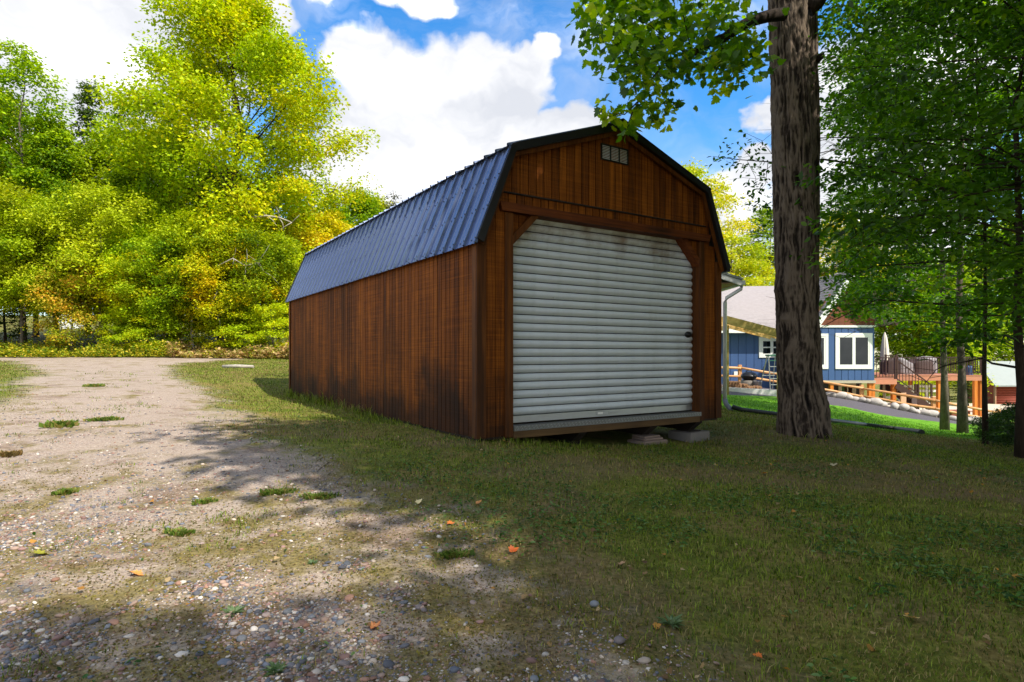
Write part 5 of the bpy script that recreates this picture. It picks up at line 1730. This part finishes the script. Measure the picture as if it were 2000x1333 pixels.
# split rail fence
fen = empty('split_rail_fence', (X(1683, 25.2), 25.2, g1(X(1683, 25.2), 25.2)), 0, 'split rail wooden fence running down the slope before the house', 'fence')
HO = np.array(fen.location); house = fen
FP = [(1360, 711, 25.8), (1445, 713, 25.8), (1545, 729, 25.6), (1683, 752, 25.2), (1823, 775, 24.4), (1950, 800, 24.4), (2080, 822, 25)]
tops = []
for px, py, d in FP:
    p = P(px, py, d); zz = g1(p[0], p[1]) - .2
    hobj(MB().cbox(p[0] - .075, p[0] + .075, d - .06, d + .06, zz, p[2], .02), 'post', 'fence')
    tops.append(p)
for i in range(len(tops) - 1):
    a, b2 = tops[i], tops[i + 1]
    for dz in (.14, .48):
        mids = [a + (b2 - a) * k / 4 + np.array([0, PR.uniform(-.012, .012) - .095, -dz + PR.uniform(-.02, .02)]) for k in range(5)]
        hobj(MB().tube(mids, [PR.uniform(.045, .058) for _ in range(5)], 6), 'rail', 'fence')
house = house_keep; HO = np.array(house.location)

# boulders along the gravel edge
rr = np.random.default_rng(8)
def boulder_mesh(seed):
    r_ = np.random.default_rng(seed); n, mm = 12, 7; vs = []; fs = []
    for i in range(mm + 1):
        ph = math.pi * i / mm
        for k in range(n):
            a = 2 * math.pi * k / n
            p = np.array([math.sin(ph) * math.cos(a), math.sin(ph) * math.sin(a), math.cos(ph)])
            p = p * (1 + .22 * float(vnoise(p[None] * 1.6 + seed * 3.1, seed)[0]))
            vs.append(p * np.array([1, .8, .72]))
    for i in range(mm):
        for k in range(n): fs.append((i * n + k, (i + 1) * n + k, (i + 1) * n + (k + 1) % n, i * n + (k + 1) % n))
    return MB().add(vs, fs, True).mesh('boulder', M['boulder'])
bms = [boulder_mesh(s) for s in range(4)]
ed = [(1621, 772), (1626, 781), (1640, 779), (1656, 782), (1670, 785), (1684, 787), (1694, 792), (1710, 796), (1724, 799), (1748, 803), (1765, 806), (1780, 809), (1792, 812), (1806, 814), (1818, 817), (1840, 822), (1862, 820), (1873, 823), (1889, 828), (1902, 830)]
for k, (px, py) in enumerate(ed):
    d = np.interp(px, [1620, 1700, 1823, 1900], [25.5, 24.6, 23.9, 23.6])
    s = rr.uniform(.15, .26)
    x = X(px, d)
    tag(put('boulder', bms[k % 4], None, (x, d, g1(x, d) + s * .45 + .03), (0, 0, rr.uniform(0, 6)), (s * 1.25, s, s)), 'pale rounded boulder in the row along the gravel edge under the rail fence', 'boulder', 'boulders along the gravel edge')

# half built lean-to frame
lt = empty('lean_to_frame', (X(1424, 21), 21, g1(X(1424, 21), 21)), 0, 'unfinished lean-to of new pale timber beside the white garage', 'lean-to')
HO = np.array(lt.location); house = lt
for d, mat in ((21.0, 'treated'), (21.5, 'pine'), (22.0, 'pine')):
    za = Z(624, 21.0); zb2 = Z(654, 21.0)
    xa_, xb_ = X(1415, 21.0), X(1530, 21.0)
    hobj(MB().bar((xa_, d, za), (xb_, d, zb2), .05 if d > 21 else .06, .27), 'rafter', mat)
for px, top in ((1423.5, 630), (1527, 658)):
    for d in ((21.15, 22.2) if px < 1500 else (21.15,)):
        x = X(px, 21.0)
        hobj(BXM(x - .06, x + .06, d, d + .12, g1(x, d) - .2, Z(top, 21.0) - .10), 'post', 'treated' if d < 22 else 'pine')
for tt in (.05,):
    x = xa_ + (xb_ - xa_) * tt; z = za + (zb2 - za) * tt - .19
    hobj(BXM(x - .04, x + .04, 21.05, 22.15, z - .16, z), 'beam', 'pine')
house = house_keep; HO = np.array(house.location)

# aluminium step ladder with green top
c = P(1508, 756, 23.6); c[2] = g1(c[0], c[1]) + .05
lad = empty('step_ladder', tuple(c), .15, 'aluminium step ladder with green top against the blue wall', 'ladder')
hh = Z(693, 23.6) - c[2]
for s in (-1, 1):
    MB().bar((s * .26, -.30, 0), (s * .17, -.04, hh - .06), .03, .07).obj('front_rail', M['alu'], lad)
    MB().bar((s * .28, .42, 0), (s * .17, .06, hh - .06), .025, .04).obj('rear_rail', M['alu'], lad)
for k in range(1, 6):
    f = k / 6; w = .26 - .09 * f
    MB().box(-w, w, -.30 + .26 * f - .04, -.30 + .26 * f + .04, f * hh - .014, f * hh + .014).obj('step', M['alu'] if k < 5 else M['green_plastic'], lad)
MB().box(-.27, .27, .235, .255, hh * .4, hh * .4 + .03).obj('rear_brace', M['alu'], lad)
MB().cbox(-.21, .21, -.12, .14, hh - .058, hh, .01).obj('top_cap', M['green_plastic'], lad)

# firewood, kettle, bucket
c = P(1450, 756, 23.5); zg = g1(c[0], c[1]) + .03
fw_ = empty('firewood_pile', (c[0], c[1], zg), 0, 'low pile of split firewood on the ground before the blue wall', 'firewood')
for k in range(26):
    lv_ = 0 if k < 14 else (1 if k < 22 else 2)
    x = (k - (0, 14, 22)[lv_]) * .105 - .75 + lv_ * .12
    r = PR.uniform(.045, .062)
    MB().prism([(x + r * math.cos(a) * PR.uniform(.8, 1.1), .06 + lv_ * .095 + r * math.sin(a)) for a in (0.2, 1.3, 2.5, 3.6, 4.7, 5.6)], 'y', -.18 + PR.uniform(-.05, .05), .18).obj('log', M['bark_log'], fw_)
c = P(1463, 756, 24.2); zg = g1(c[0], c[1])
ket = empty('kettle_grill', (c[0], c[1], zg), 0, 'small black kettle grill on a pale bin by the blue wall', 'grill')
MB().lathe([(.0, .0), (.30, 0), (.33, .32), (.27, .34), (0, .345)], 18).obj('stand', M['concrete'], ket)
zb3 = Z(744, 24.2) - zg; rk = .30
MB().lathe([(.05, zb3), (.2, zb3 + .03), (.31, zb3 + .15), (.32, zb3 + .19)], 20).obj('bowl', M['black_steel'], ket)
MB().lathe([(.325, zb3 + .192), (.27, zb3 + .29), (.14, zb3 + .35), (.0, zb3 + .37)], 20).obj('lid', M['black_steel'], ket)
MB().tube([(-.10, 0, zb3 + .36), (-.08, 0, zb3 + .41), (.08, 0, zb3 + .41), (.10, 0, zb3 + .36)], .015, 6).obj('handle', M['black_plastic'], ket)
for a in (0.5, 2.6, 4.7):
    MB().tube([(.22 * math.cos(a), .22 * math.sin(a), .34), (.15 * math.cos(a), .15 * math.sin(a), zb3 + .04)], .012, 6).obj('leg', M['black_steel'], ket)
c = P(1480, 757, 23.8)
tag(MB().lathe([(.0, 0), (.13, 0), (.16, .32), (.165, .33), (.15, .33), (.12, .03), (0, .03)], 18).obj('bucket', M['grey_pipe'], None, (c[0], c[1], g1(c[0], c[1]) + .02)), 'grey bucket on the ground right of the firewood pile', 'bucket')

# red cabin at the right
CD = 48.0
cx0, cx1 = X(1943, CD), X(2030, CD)
czb = Z(791, CD); czt = Z(752, CD)
cab = empty('cabin', (cx0, CD, czb), 0, 'small red log sided cabin with pale metal roof at the right edge', 'cabin')
HO = np.array(cab.location); house = cab
hobj(BXM(cx0 + .03, cx1, CD + .03, CD + 4, czb - .5, czt + .1), 'wall', 'red_log')
nl_ = 11
for k in range(nl_):
    z = czb + (czt - czb) * k / nl_
    hobj(MB().tube([(cx0, CD + .02, z + .07), (cx1, CD + .02, z + .07)], .068, 8), 'log', 'red_log')
hobj(BXM(cx0 - .02, cx0 + .08, CD - .06, CD + .1, czb - .4, czt), 'corner_board', 'soffit')
rl, rr2 = X(1934, CD), X(2040, CD)
hobj(MB().add([(rl, CD - .5, czt - .02), (rr2, CD - .5, czt - .02), (rr2 - .3, CD + 2.2, Z(706, CD + 2.2)), (rl + .5, CD + 2.2, Z(706, CD + 2.2)),
               (rl, CD - .5, czt - .12), (rr2, CD - .5, czt - .12), (rr2 - .3, CD + 2.2, Z(706, CD + 2.2) - .1), (rl + .5, CD + 2.2, Z(706, CD + 2.2) - .1)],
              [(0, 1, 2, 3), (7, 6, 5, 4), (0, 4, 5, 1), (1, 5, 6, 2), (2, 6, 7, 3), (3, 7, 4, 0)]), 'roof', 'pale_roof')
house = house_keep; HO = np.array(house.location)
# pale shed glimpsed in the far field at left
c = P(122, 648, 58)
tag(MB().prism([(-.9, -.2), (.9, -.2), (.9, 1.1), (0, 1.6), (-.9, 1.1)], 'y', 0, 1.6).obj('field_hut', M['white'], None, tuple(c)), 'tiny white hut in the sunny field behind the trees', 'hut')

# ---------------------------------------------------------------- ground cover
SLp = np.stack([UX, BX], 1)
def in_shed(x, y, pad=.0):
    l = (np.stack([x, y], 1) - SO) @ SLp
    return (l[:, 0] > -pad) & (l[:, 0] < WID + pad) & (l[:, 1] > -pad) & (l[:, 1] < LEN + pad)
def shed_local(x, y): return (np.stack([x, y], 1) - SO) @ SLp


gr = np.random.default_rng(101)
NB = 430000
a_, b_ = 1.35, 32.0
y = (gr.uniform(0, 1, NB) * (b_ ** .5 - a_ ** .5) + a_ ** .5) ** 2
x = gr.uniform(-.97, .97, NB) * y + gr.normal(0, .3, NB)
sd = drive_sd(x, y)
pat = noise2(x, y, .75, 3, 31)            # patches
pat2 = noise2(x, y, 2.6, 3, 33)
lush_lit = lush_lit_at(x, y)
cover = np.clip((sd + .30 + .5 * pat) / 1.0, 0, 1)
bare = bare_at(x, y)
cover = cover * (1 - .86 * bare)
tuft = np.clip((pat2 + .6 * noise2(x, y, 7, 2, 35) - .72) / .2, 0, 1) * (y < 16)   # tufts on the driveway
cover = np.maximum(cover, tuft * .55)
cover = np.maximum(cover, lush_lit)
loc = shed_local(x, y)
ok = (gr.uniform(0, 1, NB) < cover) & ~in_shed(x, y, -.02) & (np.hypot(x - MX, (y - MY)) > .42)
ok &= ~((y > 21) & (x > 6)) & ~((x > gx - 6) & (x < gx) & (y > GDp))
x, y, sd, pat, pat2, lush_lit = [v[ok] for v in (x, y, sd, pat, pat2, lush_lit)]
loc = loc[ok]
n = len(x)
z = gz(x, y)
base_h = gr.uniform(.010, .036, n) * (1 + .3 * np.clip(pat2, -1, 1)) + .0009 * y
edge = (np.abs(loc[:, 0]) < .22) & (loc[:, 0] < 0) & (loc[:, 1] > .3) & (loc[:, 1] < LEN + .2)
front_e = (loc[:, 1] < 0) & (loc[:, 1] > -.30) & (loc[:, 0] > -.2) & (loc[:, 0] < 3.7)
base_h = np.where(edge, base_h * gr.uniform(1, 5.5, n) * np.clip(loc[:, 1] / 4, .35, 1.1), base_h)
base_h = np.where(front_e, base_h * gr.uniform(1, 2.4, n), base_h)
base_h = np.where(np.hypot(x - MX, y - MY) < .8, base_h * gr.uniform(1, 2.6, n), base_h)
w = (.0026 + .00062 * y) * gr.uniform(.6, 1.3, n)
az = gr.uniform(0, 2 * np.pi, n); ln = gr.uniform(.15, 1.15, n) * base_h
dirv = np.stack([np.cos(az), np.sin(az)], 1); sidev = np.stack([-dirv[:, 1], dirv[:, 0]], 1)
dryness = np.clip(.27 + .62 * pat - .28 * pat2 + gr.normal(0, .22, n) - .6 * lush_lit - .12 * edge, 0, 1)
greens = np.stack([L3(66, 82, 18), L3(100, 118, 30), L3(130, 144, 48)]); drys = np.stack([L3(98, 88, 44), L3(126, 112, 62), L3(152, 136, 84)])
gi = gr.integers(0, 3, n)
col = np.where((gr.uniform(0, 1, n) < dryness)[:, None], drys[gi], greens[gi])
lush_lit_col = np.stack([L3(68, 112, 14), L3(92, 142, 24), L3(120, 166, 44)])[gi]
col = np.where((gr.uniform(0, 1, n) < lush_lit * .95)[:, None], lush_lit_col, col)
col = col * gr.uniform(.75, 1.25, (n, 1))
P0 = np.stack([x, y, z - .004], 1)
def off(d2, hz): return np.concatenate([d2, hz[:, None]], 1)
v0 = P0 + off(sidev * (w / 2)[:, None], np.zeros(n)); v1 = P0 - off(sidev * (w / 2)[:, None], np.zeros(n))
mid = P0 + off(dirv * (ln * .35)[:, None], base_h * .62)
v2 = mid + off(sidev * (w * .36)[:, None], np.zeros(n)); v3 = mid - off(sidev * (w * .36)[:, None], np.zeros(n))
v4 = P0 + off(dirv * ln[:, None], base_h * gr.uniform(.75, 1.0, n))
V = np.stack([v0, v1, v2, v3, v4], 1).reshape(-1, 3)
F = (np.arange(n) * 5)[:, None, None] + np.array([(0, 1, 3), (0, 3, 2), (2, 3, 4)])[None]
tag(put('grass', fast_mesh('grass', V, F.reshape(-1, 3), M['blade'], False, np.repeat(np.clip(col, .003, .9), 5, 0))), 'short patchy lawn grass', 'grass', None, 'stuff')

# small broad leaves (clover, plantain) in the near turf
N = 70000
y = (gr.uniform(0, 1, N) * (9 ** .5 - 1.35 ** .5) + 1.35 ** .5) ** 2
x = gr.uniform(-.95, .95, N) * y
sd = drive_sd(x, y)
cl_ = noise2(x, y, 1.5, 3, 51) + .4 * noise2(x, y, 6, 2, 52)
pr = np.clip((cl_ - .05) / .4, 0, 1) * np.clip((sd + .3) / .7, 0.02, 1)
ok = (gr.uniform(0, 1, N) < pr) & ~in_shed(x, y, 0)
x, y = x[ok], y[ok]; n = len(x)
pos = np.stack([x, y, gz(x, y) + gr.uniform(.006, .03, n)], 1)
ax = np.concatenate([gr.normal(0, 1, (n, 2)), gr.normal(.05, .25, (n, 1))], 1)
nr = np.concatenate([gr.normal(0, .35, (n, 2)), np.ones((n, 1))], 1)
cp = np.stack([L3(44, 72, 26), L3(62, 98, 34), L3(88, 120, 48), L3(100, 124, 70)])
V, F, C = leaves_vf(pos, ax, nr, gr.uniform(.012, .034, n), cp[gr.integers(0, 4, n)] * gr.uniform(.8, 1.2, (n, 1)), T_OVAL)
tag(put('clover', fast_mesh('clover', V, F, M['blade'], False, C)), kind='stuff')

# moss tufts and dry bits on the driveway
N = 70000
y = (gr.uniform(0, 1, N) * (5 ** .5 - 1.35 ** .5) + 1.35 ** .5) ** 2
x = gr.uniform(-.95, .95, N) * y
sd = drive_sd(x, y)
ms = noise2(x, y, .9, 4, 61) + .5 * noise2(x, y, 4, 3, 62) + .05 * (4 - y)
ok = (sd < .25) & (gr.uniform(0, 1, N) < np.clip((ms - .25) / .35, 0, 1) * .9 + .006)
x, y = x[ok], y[ok]; n = len(x)
pos = np.stack([x, y, gz(x, y) + .007], 1)
ax = np.concatenate([gr.normal(0, .7, (n, 2)), gr.uniform(.0, .5, (n, 1))], 1)
nr = np.concatenate([gr.normal(0, .5, (n, 2)), np.ones((n, 1))], 1)
cp = np.stack([L3(96, 90, 30), L3(128, 118, 44), L3(84, 82, 34), L3(150, 128, 82), L3(112, 88, 58)])
V, F, C = leaves_vf(pos, ax, nr, gr.uniform(.004, .012, n) * (1 + .10 * y), cp[gr.integers(0, 5, n)] * gr.uniform(.75, 1.2, (n, 1)), T_DIA)
tag(put('moss', fast_mesh('moss', V, F, M['blade'], False, C)), kind='stuff')

# gravel: rounded river pebbles, each one a stone
def ico(sub):
    t_ = (1 + 5 ** .5) / 2
    v = [(-1, t_, 0), (1, t_, 0), (-1, -t_, 0), (1, -t_, 0), (0, -1, t_), (0, 1, t_), (0, -1, -t_), (0, 1, -t_), (t_, 0, -1), (t_, 0, 1), (-t_, 0, -1), (-t_, 0, 1)]
    f = [(0, 11, 5), (0, 5, 1), (0, 1, 7), (0, 7, 10), (0, 10, 11), (1, 5, 9), (5, 11, 4), (11, 10, 2), (10, 7, 6), (7, 1, 8), (3, 9, 4), (3, 4, 2), (3, 2, 6), (3, 6, 8), (3, 8, 9), (4, 9, 5), (2, 4, 11), (6, 2, 10), (8, 6, 7), (9, 8, 1)]
    v = [np.array(p, float) / np.linalg.norm(p) for p in v]
    for _ in range(sub):
        c = {}; nf = []
        def m_(i, j):
            k = (min(i, j), max(i, j))
            if k not in c:
                q = v[i] + v[j]; v.append(q / np.linalg.norm(q)); c[k] = len(v) - 1
            return c[k]
        for i, j, k in f:
            a, b, d = m_(i, j), m_(j, k), m_(k, i)
            nf += [(i, a, d), (j, b, a), (k, d, b), (a, b, d)]
        f = nf
    return np.array(v), np.array(f)


SC_ = np.stack([L3(128, 118, 116), L3(150, 132, 124), L3(108, 112, 122), L3(168, 142, 126), L3(186, 170, 154), L3(140, 110, 102), L3(98, 98, 104), L3(202, 192, 180), L3(122, 124, 128), L3(158, 120, 100)])
def pebbles(N, y0, y1, sub, smin, smax, seed, thr):
    g_ = np.random.default_rng(seed)
    y = (g_.uniform(0, 1, N) * (y1 ** .4 - y0 ** .4) + y0 ** .4) ** 2.5
    x = g_.uniform(-.97, .97, N) * y
    sd = drive_sd(x, y)
    q = noise2(x, y, 1.1, 4, 71) + .45 * noise2(x, y, 5, 3, 72)
    ms = noise2(x, y, .9, 4, 61) + .5 * noise2(x, y, 4, 3, 62)
    pr = np.clip((q + thr + .10 * (2.6 - y)) / .5, .30, 1) * np.clip((.25 - sd) / .5, 0, 1) * np.clip(1.15 - 1.1 * np.clip(ms - .15, 0, 1) / .5, .12, 1)
    ok = g_.uniform(0, 1, N) < pr
    x, y = x[ok], y[ok]; n = len(x)
    r = smin * (smax / smin) ** (g_.uniform(0, 1, n) ** 1.9)
    sc = np.stack([r * g_.uniform(.85, 1.35, n), r * g_.uniform(.75, 1.1, n), r * g_.uniform(.38, .68, n)], 1)
    a = g_.uniform(0, 6.28, n)
    tv, tf = ico(sub) if sub >= 0 else (np.array([(1, 0, 0), (-1, 0, 0), (0, 1, 0), (0, -1, 0), (0, 0, 1.0)]), np.array([(0, 2, 4), (2, 1, 4), (1, 3, 4), (3, 0, 4)]))
    V = tv[None] * (1 + .14 * g_.normal(0, 1, (n, len(tv), 1)) * (1 if sub <= 0 else .55))
    V = V * sc[:, None, :]
    ca, sa = np.cos(a)[:, None], np.sin(a)[:, None]
    tx = g_.normal(0, .18, (n, 1))
    V = np.stack([V[:, :, 0] * ca - V[:, :, 1] * sa, V[:, :, 0] * sa + V[:, :, 1] * ca, V[:, :, 2] + tx * V[:, :, 0]], 2)
    V = V + np.stack([x, y, gz(x, y) + .006 + sc[:, 2] * .35], 1)[:, None]
    F = tf[None] + (np.arange(n) * len(tv))[:, None, None]
    col = SC_[g_.integers(0, len(SC_), n)] * g_.uniform(.62, 1.12, (n, 1))
    return V.reshape(-1, 3), F.reshape(-1, 3), np.repeat(col, len(tv), 0)
pv = join_vf([pebbles(8000, 1.3, 3.2, 1, .006, .019, 1, .40), pebbles(46000, 1.3, 3.6, 0, .0035, .010, 2, .55), pebbles(24000, 3.0, 9.5, 0, .006, .016, 3, .42), pebbles(120000, 1.3, 6.5, -1, .0025, .006, 4, 1.2)])
tag(put('gravel', fast_mesh('gravel', pv[0], pv[1], M['stone'], True, pv[2])), kind='stuff')

# weeds on the bank and dry grass before the wood
N = 1900
px = gr.uniform(-160, 590, N); d = gr.uniform(25.6, 28.5, N)
x = X(px, d); yv = d
hgt = gr.uniform(.25, .62, N) * (1 + .55 * noise2(x, yv, .8, 2, 91)) * np.where(px > 360, .8, 1)
parts_ = []
k = 15
pl = np.repeat(np.stack([x, yv, gz(x, yv)], 1), k, 0); hh_ = np.repeat(hgt, k)
tt = np.tile(np.linspace(.12, 1, k), N)
pos = pl + np.stack([gr.normal(0, .06, N * k), gr.normal(0, .06, N * k), tt * hh_], 1)
ax = np.concatenate([gr.normal(0, 1, (N * k, 2)), gr.uniform(-.1, .9, (N * k, 1))], 1)
cw = np.stack([L3(108, 132, 30), L3(142, 154, 36), L3(176, 172, 44), L3(196, 182, 60), L3(80, 108, 30)])
tan = np.stack([L3(186, 158, 104), L3(160, 130, 84), L3(150, 140, 70), L3(200, 178, 120), L3(132, 132, 60)])
isdry = np.repeat((px > 330) & (gr.uniform(0, 1, N) < .75), k)
ci = gr.integers(0, 5, N * k)
col = np.where(isdry[:, None], tan[ci], cw[ci]) * gr.uniform(.8, 1.2, (N * k, 1))
parts_.append(leaves_vf(pos, ax, np.concatenate([gr.normal(0, .6, (N * k, 2)), np.ones((N * k, 1))], 1), np.where(isdry, .15, .11) * gr.uniform(.6, 1.3, N * k), col, T_DIA))
V, F, C = join_vf(parts_)
tag(put('tall_weeds', fast_mesh('tall_weeds', V, F, M['leaf'], False, C)), kind='stuff')

# fallen leaves, one by one
def fallen(px, py, size, cols, label, curl=.25, seed=0):
    p = ghit(px, py); r_ = np.random.default_rng(seed)
    tv, tf = T_MAPLE
    v = tv.copy(); v[:, 0] -= .45
    v[:, 2] = curl * (v[:, 1] ** 2 * 1.4 + np.maximum(v[:, 0], 0) ** 2 * .9) + .02 * r_.normal(0, 1, len(v))
    v = v * size
    # thickness: a second skin just below
    V = np.concatenate([v, v - np.array([0, 0, .0012])]); F = np.concatenate([tf, tf[:, ::-1] + len(v)])
    c = np.array(cols)[r_.integers(0, len(cols), len(V))] * r_.uniform(.9, 1.1, (len(V), 1))
    o = empty('fallen_leaf', (p[0], p[1], p[2] + .016), r_.uniform(0, 6.28), label, 'leaf', 'fallen leaves')
    put('blade', fast_mesh('blade', V, F, M['leaf_flat'], False, c), o, (0, 0, 0), (r_.normal(0, .25), r_.normal(0, .2), 0))
    MB().tube([(-.45 * size, 0, .002), (-.7 * size, .02 * size, .004), (-.95 * size, .08 * size, .002)], .0012, 5).obj('stalk', M['bark_dark'], o)
M['leaf_flat'] = attr_mat('fallen leaf', .55, .15, .35)
fallen(76, 1092, .085, [L3(176, 166, 60), L3(150, 150, 50)], 'yellow green maple leaf on the gravel near the left edge', .5, 1)
fallen(268, 1130, .060, [L3(226, 168, 92), L3(214, 150, 78)], 'pale orange maple leaf on the mossy gravel', .4, 2)
fallen(733, 1236, .042, [L3(204, 138, 82), L3(170, 98, 56)], 'curled orange brown leaf on the pebbles near the bottom', .9, 3)
fallen(1003, 1083, .050, [L3(206, 110, 40), L3(180, 80, 28)], 'bright orange curled leaf at the edge of the grass', .9, 4)
fallen(1782, 1217, .050, [L3(232, 206, 142), L3(222, 190, 120)], 'cream coloured leaf lying on the dark lawn', .3, 5)
fallen(1480, 1295, .030, [L3(220, 120, 50)], 'small orange leaf near the bottom of the lawn', .6, 6)
fallen(1492, 930, .06, [L3(222, 150, 30)], 'small yellow leaf on the lawn before the shed', .4, 7)
fallen(1516, 905, .06, [L3(190, 134, 40)], 'ochre leaf on the lawn below the thick trunk', .4, 8)
fallen(1630, 914, .07, [L3(200, 188, 150)], 'pale curled leaf on the lawn right of the thick trunk', .8, 9)
fallen(988, 868, .08, [L3(172, 96, 52)], 'brown leaf by the front corner of the shed', .6, 10)
fallen(934, 988, .05, [L3(206, 140, 80)], 'tan leaf on the worn grass left of the door', .5, 11)
fallen(818, 988, .05, [L3(224, 206, 150)], 'cream leaf at the gravel edge', .4, 12)
fallen(880, 1030, .045, [L3(196, 112, 50)], 'rusty leaf at the gravel edge', .7, 13)
fallen(1215, 1110, .04, [L3(190, 150, 110)], 'dull tan leaf on the bare patch of lawn', .7, 14)

# small curled bits of old leaf in the turf
N = 900
y = np.exp(gr.uniform(math.log(1.5), math.log(13), N)); x = gr.uniform(-.9, .95, N) * y
sd = drive_sd(x, y)
ok = ~in_shed(x, y, .1) & (gr.uniform(0, 1, N) < np.where(sd > 0, .9, .35)); x, y = x[ok], y[ok]; n = len(x)
pos = np.stack([x, y, gz(x, y) + gr.uniform(.008, .03, n)], 1)
cp = np.stack([L3(120, 92, 60), L3(156, 126, 84), L3(176, 152, 112), L3(96, 72, 48), L3(180, 130, 60)])
V, F, C = leaves_vf(pos, np.concatenate([gr.normal(0, 1, (n, 2)), gr.normal(0, .2, (n, 1))], 1), np.concatenate([gr.normal(0, .5, (n, 2)), np.ones((n, 1))], 1), gr.uniform(.012, .032, n), cp[gr.integers(0, 5, n)] * gr.uniform(.7, 1.2, (n, 1)), T_MAPLE)
tag(put('leaf_litter', fast_mesh('leaf_litter', V, F, M['blade'], False, C)), kind='stuff')

# single weeds on the driveway
def weed(px, py, size, kind, label, seed):
    p = ghit(px, py); r_ = np.random.default_rng(seed)
    if kind == 'rosette':
        n = 30; a = np.linspace(0, 6.28, n) + r_.normal(0, .1, n)
        pos = np.stack([.02 * np.cos(a), .02 * np.sin(a), np.full(n, .004)], 1) * size * 4
        ax = np.stack([np.cos(a), np.sin(a), r_.uniform(.1, .9, n)], 1)
        V, F, C = leaves_vf(pos, ax, np.stack([-np.cos(a) * .5, -np.sin(a) * .5, np.ones(n)], 1), size * r_.uniform(.6, 1.1, n), np.stack([L3(96, 118, 74), L3(120, 140, 98), L3(78, 102, 60)])[r_.integers(0, 3, n)], (T_DIA[0] * np.array([1, .42, 1]), T_DIA[1]))
    else:
        n = 420; a = r_.uniform(0, 6.28, n); rr_ = np.minimum(np.abs(r_.normal(0, 1, n)), 1.5) * size * .30 * (1 + .5 * np.sin(2 * a + seed) + .3 * np.sin(5 * a))
        pos = np.stack([rr_ * np.cos(a), rr_ * np.sin(a) * .7, np.zeros(n)], 1)
        ax = np.stack([np.cos(a) * .6, np.sin(a) * .6, r_.uniform(.4, 1.3, n)], 1)
        pal = np.stack([L3(76, 98, 34), L3(100, 124, 46), L3(128, 142, 66), L3(140, 128, 70)]) if kind == 'tuft' else np.stack([L3(128, 100, 56), L3(150, 124, 76), L3(110, 100, 50), L3(90, 76, 44)])
        V, F, C = leaves_vf(pos, ax, r_.normal(0, 1, (n, 3)), (.018 + .16 * size) * r_.uniform(.35, 1.0, n), pal[r_.integers(0, 4, n)], T_DIA if kind == 'tuft' else T_DIA)
    tag(put('weed', fast_mesh('weed', V, F, M['blade'], False, C), None, tuple(p + np.array([0, 0, .004]))), label, 'weed', 'weeds on the driveway')
weed(456, 1206, .050, 'rosette', 'grey green thistle rosette on the mossy gravel', 1)
weed(540, 1318, .045, 'rosette', 'thistle rosette at the bottom of the gravel', 2)
weed(610, 1105, .03, 'rosette', 'small rosette on the pebbles left of the orange leaf', 3)
weed(120, 834, .42, 'tuft', 'widest green grass tuft on the sunny driveway', 4)
weed(185, 757, .30, 'tuft', 'far green grass tuft on the driveway crest', 5)
weed(205, 823, .28, 'tuft', 'flat green tuft right of the widest tuft', 6)
weed(541, 966, .16, 'tuft', 'small leafy tuft on the gravel before the shed side', 7)
weed(624, 976, .16, 'tuft', 'bright leafy tuft at the gravel edge', 8)
weed(350, 1048, .12, 'tuft', 'mid green tuft amid the gravel', 9)
weed(18, 892, .22, 'dry', 'dry brown tuft at the left edge', 10)
weed(130, 965, .14, 'tuft', 'small green tuft on the sandy patch at left', 11)
weed(400, 985, .11, 'tuft', 'tiny tuft by a white pebble', 12)
weed(885, 1090, .13, 'tuft', 'grass tuft where gravel meets lawn', 13)
weed(1310, 1225, .055, 'rosette', 'broad leaved plantain on the lawn edge', 14)

# fallen white log on the far grass, leaning white stem at the wood edge
p = ghit(468, 720)
tag(MB().tube([p + np.array([-.55, .05, .05]), p + np.array([-.1, 0, .06]), p + np.array([.45, -.05, .05])], [.05, .06, .045], 9).obj('fallen_log', M['bark_white']), 'short pale log lying on the sunlit grass beside the driveway', 'log')
p = np.array([X(382, 27.6), 27.6, g1(X(382, 27.6), 27.6)])
st2 = empty('dead_stem', tuple(p), 0, 'white dead stem leaning at the edge of the wood', 'dead tree')
MB().tube([(0, 0, -.1), (-.1, 0, .5), (-.25, .1, 1.0), (-.2, .1, 2.2), (-.15, .2, 4.0)], [.07, .06, .05, .04, .02], 7).obj('trunk', M['bark_white'], st2)
MB().tube([(-.12, 0, .6), (-.38, -.05, .35), (-.42, -.05, .1)], [.035, .03, .015], 6).obj('branch', M['bark_white'], st2)
# bare grey limbs in front of the towering maple
for pts, r, lab in [([(490, 427, 29.5), (520, 422, 29.3), (545, 425, 29.2), (570, 435, 29.1)], .07, 'bare white limb in front of the towering maple'),
                    ([(425, 520, 26.8), (455, 505, 26.6), (480, 520, 26.5), (505, 512, 26.5), (515, 530, 26.5)], .03, 'tangle of bare grey twigs over the yellowish maple'),
                    ([(382, 602, 27.0), (405, 605, 26.8), (425, 618, 26.7)], .035, 'bare pale limb low in front of the dark wood')]:
    q = [P(*a) for a in pts]
    c = q[0]
    o = empty('bare_branch', tuple(c), 0, lab, 'branch', None)
    rr_ = random.Random(int(r * 1000))
    MB().tube([v - c for v in q], [r * (1 - .7 * i / (len(q) - 1)) for i in range(len(q))], 6).obj('limb', M['bark_white'], o)
    for i in range(1, len(q)):
        for s in (-1, 1):
            e = q[i] - c + np.array([rr_.uniform(-.7, .7), rr_.uniform(-.3, .2), s * rr_.uniform(.3, .8)])
            MB().tube([q[i] - c, (q[i] - c) * .5 + e * .5 + np.array([.05, 0, .05]), e], [r * .4, r * .25, r * .1], 5).obj('twig', M['bark_white'], o)
